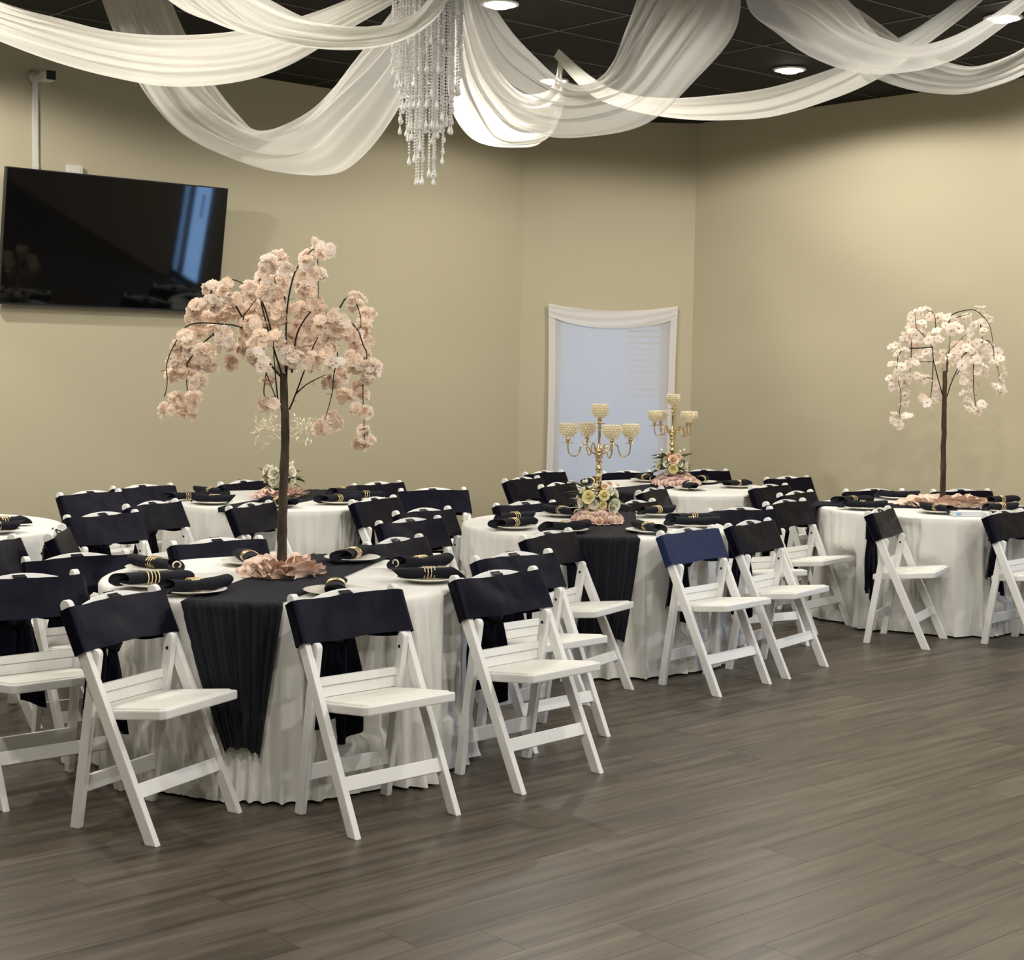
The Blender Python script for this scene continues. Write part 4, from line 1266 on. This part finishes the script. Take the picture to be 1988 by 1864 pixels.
def blossom_tree(label, base, data, flowers, per, sizes, trunk_r, seed, limit=290):
    rng = random.Random(seed)
    root = thing('blossom_tree', label, 'artificial tree', base, 0, 'artificial blossom trees')
    bv = Vector(base)
    tp = [Vector(p) - bv for p in data['trunk']]
    pts = []
    for k in range(25):
        p = catmull(tp, k / 24)
        pts.append(p + Vector((0.004 * nz(k * 0.5, seed), 0.004 * nz(k * 0.5, seed + 9), 0)))
    rad = [trunk_r * (1.12 - 0.3 * k / 24) * (1 + 0.09 * nz(k * 0.9, seed + 3)) * (1.1 if k in (6, 13) else 1) for k in range(25)]
    MB().tube(pts, rad, 14).build('trunk', M['bark'], root, True)
    for pl in data['branches']:
        q = [Vector(p) - bv for p in pl]
        n = 6 * (len(q) - 1)
        path = [catmull(q, k / n) for k in range(n + 1)]
        r0 = 0.0034 if len(q) > 4 else 0.003
        bo = MB().tube(path, [r0 * (1 - 0.7 * k / n) + 0.0006 for k in range(n + 1)], 6).build('branch', M['twig'], root, True)
        # short bare side twigs
        tw = MB()
        for k in range(4, n, 4):
            d = Vector((rng.uniform(-1, 1), rng.uniform(-1, 1), rng.uniform(-1, 0.3))).normalized() * rng.uniform(0.012, 0.03)
            tw.tube([path[k], path[k] + d * 0.6 + Vector((0, 0, 0.002)), path[k] + d], [0.0012, 0.001, 0.0006], 4)
        tw.build('side_twig', M['twig'], bo)
    fl = []
    for (x, y, z, r) in data['clusters']:
        c = Vector((x, y, z)) - bv
        nfl = max(1, round(per * (r / 0.035) ** 2))
        for k in range(nfl):
            d = Vector((rng.gauss(0, 1), rng.gauss(0, 1), rng.gauss(0, 1))).normalized()
            p = c + Vector((d.x, d.y, d.z * 0.85)) * r * rng.uniform(0.25, 1.05)
            nrm = (d * 0.8 + Vector((0, -0.35, 0.4)) + Vector((rng.uniform(-.4, .4), rng.uniform(-.4, .4), rng.uniform(-.4, .4)))).normalized()
            fl.append((p, nrm, rng.uniform(0, 6.3), rng.uniform(*sizes)))
    rng.shuffle(fl)
    fl.sort(key=lambda t: t[0].y)            # the nearest ones are separate parts
    for p, nrm, ro, s in fl[:limit]:
        place('blossom', rng.choice(flowers), root, aim(p, nrm, ro, s))
    if fl[limit:]:
        m = MB()
        src = flowers[0]
        sv = [v.co.copy() for v in src.vertices]
        sf = [tuple(p.vertices) for p in src.polygons]
        for p, nrm, ro, s in fl[limit:]:
            mt = aim(p, nrm, ro, s)
            m.add([mt @ v for v in sv], sf)
        o = m.build('blossom_mass', M['blossom'], root, True)
        o['kind'] = 'stuff'
    return root


zc = ZT + 0.009
tb = TREE_FRONT['trunk'][0]
blossom_tree('large drooping blush blossom tree rising from the front table', (tb[0], tb[1], zc), TREE_FRONT, BL_F + BL_P, 12.5, (0.8, 1.3), 0.0185, 5)
tb = TREE_RIGHT['trunk'][0]
blossom_tree('smaller blush blossom tree on the table at the right', (tb[0], tb[1], zc), TREE_RIGHT, BL_S, 2.9, (0.85, 1.25), 0.0165, 6)


def ruffle(label, x, y, rx, ry, h, seed, rot=0.0):
    """crumpled chiffon laid in a ring"""
    m = MB()
    rr = random.Random(seed)
    for (r0, wid, h0, h1, npl) in ((0.80, 0.26, 0.10, 0.45, 11), (0.62, 0.30, 0.25, 0.85, 10), (0.46, 0.28, 0.35, 1.0, 9), (0.30, 0.26, 0.40, 0.95, 7), (0.92, 0.14, 0.02, 0.30, 13)):
        p1, p2, p3 = rr.uniform(0, 6), rr.uniform(0, 6), rr.uniform(0, 9)

        def fn(u, v, r0=r0, wid=wid, h0=h0, h1=h1, npl=npl, p1=p1, p2=p2, p3=p3):
            a = u * 2 * math.pi
            ca, sa = math.cos(a), math.sin(a)
            irr = 2.2 * nz(ca * 1.7 + p3, sa * 1.7, 1.0)
            w1 = math.sin(npl * a + p1 + irr * 2)
            w2 = math.sin(npl * 2.3 * a + p2 + irr * 3)
            n1 = nz(ca * 4 + p3, sa * 4, v * 1.5)
            rad = r0 + wid * (v - 0.35) * (0.8 + 0.5 * n1) + (0.11 * w1 + 0.02 * w2) * v
            z = h * (h0 + (h1 - h0) * math.sin(min(1, v * 1.25) * math.pi * 0.62) * (0.8 + 0.55 * nz(ca * 3, sa * 3, p3)) + (0.26 * math.cos(npl * a + p1 + irr * 2) + 0.05 * w2) * v)
            aa = a + (0.03 * w2 + 0.10 * w1) * v
            return Vector((rx * rad * math.cos(aa), ry * rad * math.sin(aa), max(z, 0.0015)))
        m.grid(fn, 200, 9, True)
    o = m.build('fabric_ruffle', M['ruffle'], None, True)
    o.location = (x, y, zc + 0.001)
    o.rotation_euler = (0, 0, rot)
    tag(o, label, 'fabric ruffle', 'peach fabric ruffles')


ruffle('crumpled peach fabric ring around the foot of the front blossom tree', -0.925, 6.28, 0.165, 0.20, 0.062, 1.3)
ruffle('crumpled pink fabric ring around the foot of the right blossom tree', 2.80, 10.06, 0.30, 0.17, 0.062, 5.1)
ruffle('crumpled pink fabric strip under the white flowers on the rear left table', -1.47, 9.93, 0.15, 0.27, 0.05, 9.7, -0.2)

# ---------------------------------------------------------------- rose rings, bouquets, candelabras
ROSES = {k: [rose_mesh('rose', 0.021, M[k], s) for s in (1, 2)] for k in ('rose_pink', 'rose_mauve', 'rose_peach')}


def rose_ring(label, x, y, rx, ry, n, seed, kinds, size=1.0):
    rng = random.Random(seed)
    root = thing('rose_ring', label, 'flower ring', (x, y, zc), 0, 'rose rings')
    for k in range(n):
        a = k / n * 2 * math.pi * 3
        ring = k * 3 // n
        f = (1.0, 0.78, 0.55)[ring]
        p = Vector((rx * f * math.cos(a) * rng.uniform(0.93, 1.05), ry * f * math.sin(a) * rng.uniform(0.93, 1.05), 0.016 + 0.026 * ring + rng.uniform(0, 0.012)))
        d = Vector((math.cos(a) * (1.1 - 0.4 * ring), math.sin(a) * (1.1 - 0.4 * ring), 0.9))
        place('rose', rng.choice(ROSES[rng.choice(kinds)]), root, aim(p, d, rng.uniform(0, 6), size * rng.uniform(0.8, 1.1)))
    return root


rose_ring('ring of blush and mauve roses around the near candelabra', 0.475, 8.60, 0.125, 0.15, 96, 3, ['rose_pink', 'rose_pink', 'rose_peach', 'rose_mauve'], 1.0)
rose_ring('ring of pink and mauve roses around the far candelabra', 1.20, 11.47, 0.165, 0.19, 110, 4, ['rose_pink', 'rose_pink', 'rose_mauve', 'rose_mauve'], 1.0)

BIG = {k: [rose_mesh('rose', 0.030, M[k], s) for s in (5, 6)] for k in ('rose_white', 'rose_yellow', 'rose_peach')}
LEAVES = [leaf_mesh(0.09, 0.011, M['leaf'], 0.35), leaf_mesh(0.07, 0.014, M['leaf'], 0.2), leaf_mesh(0.08, 0.012, M['leaf_dark'], 0.3)]
LEAVES[0].name = 'leaf'


def bouquet(label, x, y, z, roses, nleaf, seed, spread=0.1, lsc=1.0):
    rng = random.Random(seed)
    root = thing('flower_bouquet', label, 'bouquet', (x, y, z), 0, 'table bouquets')
    for (dx, dy, dz, kind, sc) in roses:
        d = Vector((dx, dy, dz - 0.02))
        place('rose', rng.choice(BIG[kind]), root, aim((dx, dy, dz), d, rng.uniform(0, 6), sc))
    for k in range(nleaf):
        a = rng.uniform(0, 2 * math.pi)
        p = Vector((math.cos(a) * spread * 0.4, math.sin(a) * spread * 0.4, rng.uniform(-0.02, 0.07)))
        d = Vector((math.cos(a), math.sin(a), rng.uniform(-0.3, 1.0)))
        place('leaf', rng.choice(LEAVES), root, aimx(p, d, rng.uniform(-0.6, 0.6), lsc * rng.uniform(0.8, 1.5)))
    # small filler buds
    bud = MB().grid(lambda u, v: Vector((0.009 * math.sin(v * 3.14) * math.cos(u * 6.283), 0.009 * math.sin(v * 3.14) * math.sin(u * 6.283), 0.011 * math.cos(v * 3.14))), 8, 5, True).mesh('bud', M['rose_white'], True)
    for k in range(16):
        a = rng.uniform(0, 2 * math.pi)
        place('bud', bud, root, Matrix.Translation((math.cos(a) * spread * rng.uniform(0.5, 1.1), math.sin(a) * spread * rng.uniform(0.5, 1.1), rng.uniform(0.0, 0.13))))
    return root


def bead_cup(rad, h):
    """bowl studded with faceted crystal beads"""
    m = MB()
    for j in range(6):
        v = j / 5
        r = rad * (0.50 + 0.56 * math.sin(0.15 + v * 2.1))
        z = h * v
        n = 16
        for k in range(n):
            a = (k + 0.5 * (j % 2)) / n * 2 * math.pi
            c = Vector((r * math.cos(a), r * math.sin(a), z))
            s = 0.0088
            m.add([c + Vector(q) * s for q in ((1, 0, 0), (-1, 0, 0), (0, 1, 0), (0, -1, 0), (0, 0, 1.1), (0, 0, -1.1))],
                  [(0, 2, 4), (2, 1, 4), (1, 3, 4), (3, 0, 4), (2, 0, 5), (1, 2, 5), (3, 1, 5), (0, 3, 5)])
    return m.mesh('crystal_cup', M['crystal_gold'])


CUP = bead_cup(0.044, 0.062)
CUPIN = MB().lathe([(0.0001, 0.002), (0.024, 0.002), (0.036, 0.02), (0.040, 0.045), (0.038, 0.058)], 24).mesh('cup_liner', M['crystal_gold'], True)
DISH = MB().lathe([(0.0001, -0.002), (0.012, -0.002), (0.034, 0.001), (0.036, 0.003), (0.012, 0.004), (0.009, 0.012), (0.013, 0.018), (0.013, 0.026), (0.009, 0.03), (0.016, 0.036), (0.0001, 0.036)], 28).mesh('drip_dish', M['brass'], True)


def candelabra(label, x, y, foot_z, arm_z, arm_r, top_z, angles, sc):
    root = thing('candelabra', label, 'candelabra', (x, y, zc), 0, 'gold candelabras')
    fz = foot_z - zc
    # beaded crystal stand under the foot
    stand = MB()
    for j in range(11):
        z = 0.008 + j * (fz - 0.02) / 10
        for k in range(14):
            a = (k + 0.5 * (j % 2)) / 14 * 2 * math.pi
            r = 0.036 + 0.010 * math.cos(j / 10 * 2 * math.pi)
            c = Vector((r * math.cos(a), r * math.sin(a), z))
            s = 0.0085
            stand.add([c + Vector(q) * s for q in ((1, 0, 0), (-1, 0, 0), (0, 1, 0), (0, -1, 0), (0, 0, 1), (0, 0, -1))],
                      [(0, 2, 4), (2, 1, 4), (1, 3, 4), (3, 0, 4), (2, 0, 5), (1, 2, 5), (3, 1, 5), (0, 3, 5)])
    so_ = stand.build('crystal_stand', M['crystal'], root)
    MB().tube([(0, 0, 0), (0, 0, fz)], 0.012, 12).build('stand_core', M['brass'], so_, True)
    az_, tz = arm_z - zc, top_z - zc
    s = sc
    prof = [(0.0001, fz), (0.052 * s, fz), (0.054 * s, fz + 0.006), (0.040 * s, fz + 0.016), (0.030 * s, fz + 0.030), (0.018 * s, fz + 0.05)]
    MB().lathe(prof, 32).build('base', M['brass'], root, True)
    span = az_ - fz - 0.05
    pr = [(0.018 * s, fz + 0.048)]
    for q in range(25):
        u = q / 24
        r = 0.011 + 0.008 * abs(math.sin(u * math.pi * 3.5)) + (0.008 if 0.80 < u < 0.95 else 0)
        pr.append((r * s, fz + 0.05 + u * span))
    MB().lathe(pr, 24).build('stem', M['brass'], root, True)
    MB().lathe([(0.010 * s, az_ - 0.01), (0.024 * s, az_), (0.026 * s, az_ + 0.012), (0.012 * s, az_ + 0.03), (0.008 * s, az_ + 0.05), (0.008 * s, tz - 0.10), (0.013 * s, tz - 0.095), (0.008 * s, tz - 0.085), (0.008 * s, tz - 0.07)], 24).build('upper_stem', M['brass'], root, True)

    def cup_at(p, parent):
        d = place('drip_dish', DISH, parent, Matrix.Translation(p))
        c = place('crystal_cup', CUP, parent, Matrix.Translation(Vector(p) + Vector((0, 0, 0.040))))
        place('cup_liner', CUPIN, parent, Matrix.Translation(Vector(p) + Vector((0, 0, 0.036))))
    cup_at((0, 0, tz - 0.072), root)
    for a in angles:
        ca, sa = math.cos(a), math.sin(a)
        prof2 = [(0.015, 0.0), (0.045, 0.018), (0.062, 0.048), (0.080, 0.058), (0.096, 0.046), (0.103, 0.018), (0.116, -0.006), (0.138, -0.010), (0.155, 0.004), (0.162, 0.030), (0.163, 0.062)]
        k = arm_r / 0.163
        path = [Vector((ca * r * k, sa * r * k, az_ - 0.012 + z)) for r, z in prof2]
        fine = [catmull(path, q / 40) for q in range(41)]
        arm = MB().tube(fine, 0.0042 * s, 8)
        curl = [Vector((ca * r * k, sa * r * k, az_ - 0.012 + z)) for r, z in ((0.062, 0.046), (0.068, 0.03), (0.06, 0.022), (0.054, 0.03))]
        arm.tube([catmull(curl, q / 10) for q in range(11)], 0.0028 * s, 6)
        ao = arm.build('arm', M['brass'], root, True)
        cup_at(path[-1], ao)
    return root


candelabra('gold candelabra with five crystal cups on the nearer table', 0.478, 8.62, 0.905, 1.115, 0.175, 1.345, [math.radians(a) for a in (188, 8, 290, 110)], 1.0)
candelabra('gold candelabra with crystal cups on the farther table by the window', 1.168, 11.45, 0.915, 1.115, 0.14, 1.36, [math.radians(a) for a in (195, 123, 313, 15)], 1.0)
bouquet('bouquet of yellow and ivory roses at the near candelabra', 0.478, 8.62, 0.83, [
    (-0.055, -0.10, 0.045, 'rose_yellow', 1.0), (0.025, -0.11, 0.055, 'rose_yellow', 0.8), (0.075, -0.09, 0.0, 'rose_white', 1.15), (0.09, -0.02, 0.06, 'rose_white', 0.8),
    (0.03, -0.06, 0.10, 'rose_peach', 0.55), (0.055, -0.05, 0.115, 'rose_peach', 0.5), (-0.02, -0.05, 0.10, 'rose_white', 0.5), (-0.10, 0.0, 0.04, 'rose_white', 0.6), (0.0, 0.10, 0.04, 'rose_white', 0.9), (-0.06, 0.08, 0.03, 'rose_yellow', 0.8), (-0.03, -0.11, 0.01, 'rose_white', 0.8), (-0.095, -0.06, 0.01, 'rose_white', 0.7), (0.02, -0.11, 0.005, 'rose_yellow', 0.6), (0.055, -0.09, 0.075, 'rose_white', 0.7), (-0.085, -0.06, 0.075, 'rose_white', 0.6)], 52, 7, 0.12, 1.15)
bouquet('bouquet of peach and ivory roses at the far candelabra', 1.168, 11.45, 0.86, [
    (0.0, -0.11, 0.06, 'rose_peach', 1.05), (0.0, -0.115, 0.0, 'rose_yellow', 0.95), (-0.095, -0.05, 0.02, 'rose_white', 1.0), (0.09, -0.06, 0.015, 'rose_white', 0.9), (0.10, -0.02, -0.02, 'rose_white', 0.7),
    (-0.03, -0.06, 0.10, 'rose_peach', 0.5), (-0.05, -0.06, 0.07, 'rose_peach', 0.5), (0.0, 0.1, 0.03, 'rose_white', 0.9), (0.035, -0.09, 0.085, 'rose_peach', 0.7), (-0.05, -0.10, 0.03, 'rose_white', 0.6), (0.05, -0.10, 0.035, 'rose_white', 0.65), (-0.045, -0.09, -0.03, 'rose_white', 0.5)], 50, 8, 0.11, 1.3)

# rear left table: white flowers in a glass, tall cream and gold spray behind
gx, gy = -1.475, 9.95
va = thing('glass_vase', 'clear glass vase holding white flowers on the rear left table', 'vase', (gx, gy, zc), 0)
MB().lathe([(0.0001, 0.0), (0.045, 0.0), (0.05, 0.01), (0.052, 0.09), (0.048, 0.09), (0.046, 0.012), (0.0001, 0.008)], 32).build('glass_body', M['vase_glass'], va, True)
MB().lathe([(0.0001, 0.010), (0.044, 0.012), (0.044, 0.05), (0.0001, 0.05)], 24).build('stem_foam', M['leaf_dark'], va, True)
bouquet('white flowers with dark leaves behind the front tree trunk', gx, gy, 0.83, [
    (-0.075, -0.06, 0.07, 'rose_white', 0.95), (-0.085, -0.05, 0.02, 'rose_white', 0.85), (-0.03, -0.09, 0.05, 'rose_white', 0.95), (-0.035, -0.09, 0.0, 'rose_white', 0.8), (0.075, -0.06, 0.06, 'rose_white', 0.9),
    (0.08, -0.05, 0.01, 'rose_white', 0.8), (0.06, -0.03, 0.10, 'rose_white', 0.7), (0.0, 0.08, 0.04, 'rose_white', 0.9), (0.03, -0.09, 0.03, 'rose_white', 0.8)], 30, 9, 0.10, 1.1)
sprng = random.Random(12)
spr = thing('twig_spray', 'tall cream and gold twig spray behind the front tree trunk', 'dried spray', (gx + 0.015, gy + 0.03, zc + 0.06))
MB().tube([(0, 0, 0), (0.002, 0, 0.15), (0.0, 0, 0.30)], [0.006, 0.005, 0.004], 8).build('stem', M['leaf_gold'], spr, True)
GL = leaf_mesh(0.04, 0.007, M['leaf_gold'], 0.1)
for (cx_, cy_, cz_, rr_, n_) in ((-0.105, 0.0, 0.365, 0.10, 58), (0.13, 0.0, 0.375, 0.095, 54)):
    c = Vector((cx_, cy_, cz_))
    MB().tube([(0, 0, 0.28), (cx_ * 0.5, 0, 0.33), c], [0.003, 0.0025, 0.002], 6).build('stem', M['leaf_gold'], spr, True)
    for k in range(n_ * 3 // 4):
        d = Vector((sprng.gauss(0, 1), sprng.gauss(0, 0.8), sprng.gauss(0.1, 1))).normalized()
        p = c + d * rr_ * sprng.uniform(0.5, 1.15) + Vector((0, 0, -0.02 * sprng.random()))
        mid = c + (p - c) * 0.55 + Vector((sprng.uniform(-.015, .015), 0, sprng.uniform(0, 0.02)))
        tw = MB().tube([c + d * 0.01, mid, p], [0.0012, 0.0009, 0.0006], 4)
        for f in (0.45, 0.7, 0.9, 1.0):
            q = c.lerp(p, f) + Vector((sprng.uniform(-.006, .006), sprng.uniform(-.006, .006), sprng.uniform(-.004, .01)))
            ld = (d + Vector((sprng.uniform(-1, 1), sprng.uniform(-1, 1), sprng.uniform(-1, 1))) * 0.9).normalized()
            place('leaf', GL, spr, aimx(q, ld, sprng.uniform(0, 6), sprng.uniform(0.35, 0.8)))
        tw.build('twig', M['leaf_gold'], spr)

# small favour box and glass on the right table
bx = thing('favour_box', 'flat white box with a blue print on the right tree table', 'box', (2.78, 9.44, ZT + 0.003), math.radians(8))
MB().box((0, 0, 0.014), (0.24, 0.07, 0.028)).build('carton', M['box_white'], bx, bevel=0.002)
MB().box((-0.09, -0.0354, 0.014), (0.03, 0.0012, 0.016)).build('blue_mark', M['print_blue'], bx)
gl = thing('votive_glass', 'tiny crystal votive glass at the right of the right tree ruffle', 'glass', (3.05, 10.42, ZT + 0.003))
MB().lathe([(0.0001, 0.0), (0.022, 0.0), (0.03, 0.05), (0.028, 0.05), (0.02, 0.006), (0.0001, 0.005)], 16).build('glass_body', M['crystal'], gl, True)

# ---------------------------------------------------------------- crystal chandelier
ch = thing('crystal_chandelier', 'crystal bead chandelier hanging between the white swags', 'chandelier', (-0.44, 7.6, HC))
MB().lathe([(0.0001, 0.0), (0.09, 0.0), (0.09, -0.012), (0.06, -0.03), (0.0001, -0.03)], 32).build('ceiling_rose', M['steel'], ch, True)
MB().tube([(0, 0, -0.02), (0, 0, -0.12)], 0.01, 10).build('rod', M['steel'], ch, True)
fr_ = MB()
for r in (0.165, 0.125, 0.085, 0.045):
    fr_.tube([(r * math.cos(a / 32 * 2 * math.pi), r * math.sin(a / 32 * 2 * math.pi), -0.12) for a in range(33)], 0.005, 6, False)
for k in range(4):
    a = k * math.pi / 4
    fr_.box((0, 0, -0.12), (0.33, 0.008, 0.006), Matrix.Rotation(a, 3, 'Z'))
fr_.build('frame', M['steel'], ch)


def strand_mesh(ln, seed):
    m = MB()
    z = -0.006
    k = 0
    while z > -ln + 0.03:
        s = 0.0072 if k % 9 else 0.0095
        c = Vector((0, 0, z))
        ring = [c + Vector((math.cos(q * math.pi / 3 + k) * s, math.sin(q * math.pi / 3 + k) * s, 0)) for q in range(6)]
        m.add([c + Vector((0, 0, s * 1.05))] + ring + [c - Vector((0, 0, s * 1.05))],
              [(0, 1 + q, 1 + (q + 1) % 6) for q in range(6)] + [(7, 1 + (q + 1) % 6, 1 + q) for q in range(6)])
        z -= s * 2.05
        k += 1
    # teardrop
    c = Vector((0, 0, -ln))
    prof = [(0.0008, 0.034), (0.004, 0.018), (0.0095, 0.002), (0.011, -0.006), (0.007, -0.014), (0.0005, -0.018)]
    m.lathe(prof, 8, c)
    return m.mesh('bead_strand', M['crystal'])


crng = random.Random(3)
for r, n, l0, l1 in ((0.165, 36, 0.44, 0.64), (0.125, 28, 0.68, 0.84), (0.085, 20, 0.82, 0.98), (0.045, 10, 0.96, 1.08)):
    pool = [strand_mesh(l0 + (l1 - l0) * q / 3, q) for q in range(4)]
    for k in range(n):
        a = (k + 0.3 * crng.random()) / n * 2 * math.pi
        place('bead_strand', crng.choice(pool), ch, Matrix.Translation((r * math.cos(a), r * math.sin(a), -0.122)) @ Matrix.Rotation(crng.uniform(0, 1), 4, 'Z'))

# ---------------------------------------------------------------- ceiling drapes
DR_LABEL = {
    'a': ('broad white ceiling swag sweeping in from the upper left corner', 'drape', 9),
    'b': ('thin see-through white swag hanging lowest, left of the chandelier', 'drape_thin', 7),
    'c': ('white ceiling swag along the top edge just left of the chandelier', 'drape', 8),
    'd': ('wide sheer white swag just right of the chandelier', 'drape_thin', 8),
    'e': ('cream lit white swag behind the chandelier, its hem showing low', 'drape', 8),
    'f': ('long shallow white swag under the lit ceiling light on the right', 'drape', 6),
    'g': ('sheer white swag at upper right crossing over the long shallow one', 'drape_thin', 7),
    'h': ('lowest sheer white swag at the right picture edge', 'drape_thin', 7),
}
for key, (U, Lw) in DRAPES.items():
    lab, mk, npl = DR_LABEL[key]
    seed = ord(key) * 1.7

    def fn(u, v, U=U, Lw=Lw, npl=npl, seed=seed):
        a = catmull(U, u)
        c = catmull(Lw, u)
        # pleats converge towards the tied ends; cloth between the edges bellies out towards the room
        vv = v + 0.035 * math.sin(v * math.pi) * math.sin(u * 5 + seed) + 0.02 * nz(u * 6, v * 3, seed)
        p = a.lerp(c, vv)
        w = math.sin(math.pi * u) ** 0.5
        u0, u1 = max(0, u - 0.06), min(1, u + 0.06)
        tang = (catmull(U, u1).lerp(catmull(Lw, u1), 0.6) - catmull(U, u0).lerp(catmull(Lw, u0), 0.6)).normalized()
        ax = (c - a)
        nrm = tang.cross(ax)
        nrm = nrm.normalized() if nrm.length > 1e-6 else Vector((0, -1, 0))
        if nrm.y > 0:
            nrm = -nrm
        ph = v * npl * 1.25 * math.pi + 1.6 * math.sin(u * 4 + seed) + 5 * nz(u * 1.8, v * 2.6, seed)
        wid = ax.length
        amp = min(0.020, 0.055 * wid + 0.003) * w
        p += nrm * (amp * math.sin(ph) + 0.4 * amp * math.sin(ph * 2.3 + 2 * u) + 0.25 * wid * math.sin(math.pi * v) * w)
        return p
    o = MB().grid(fn, 120, 70).build('ceiling_drape', M[mk], None, True)
    tag(o, lab, 'ceiling drape', 'white ceiling drapes')
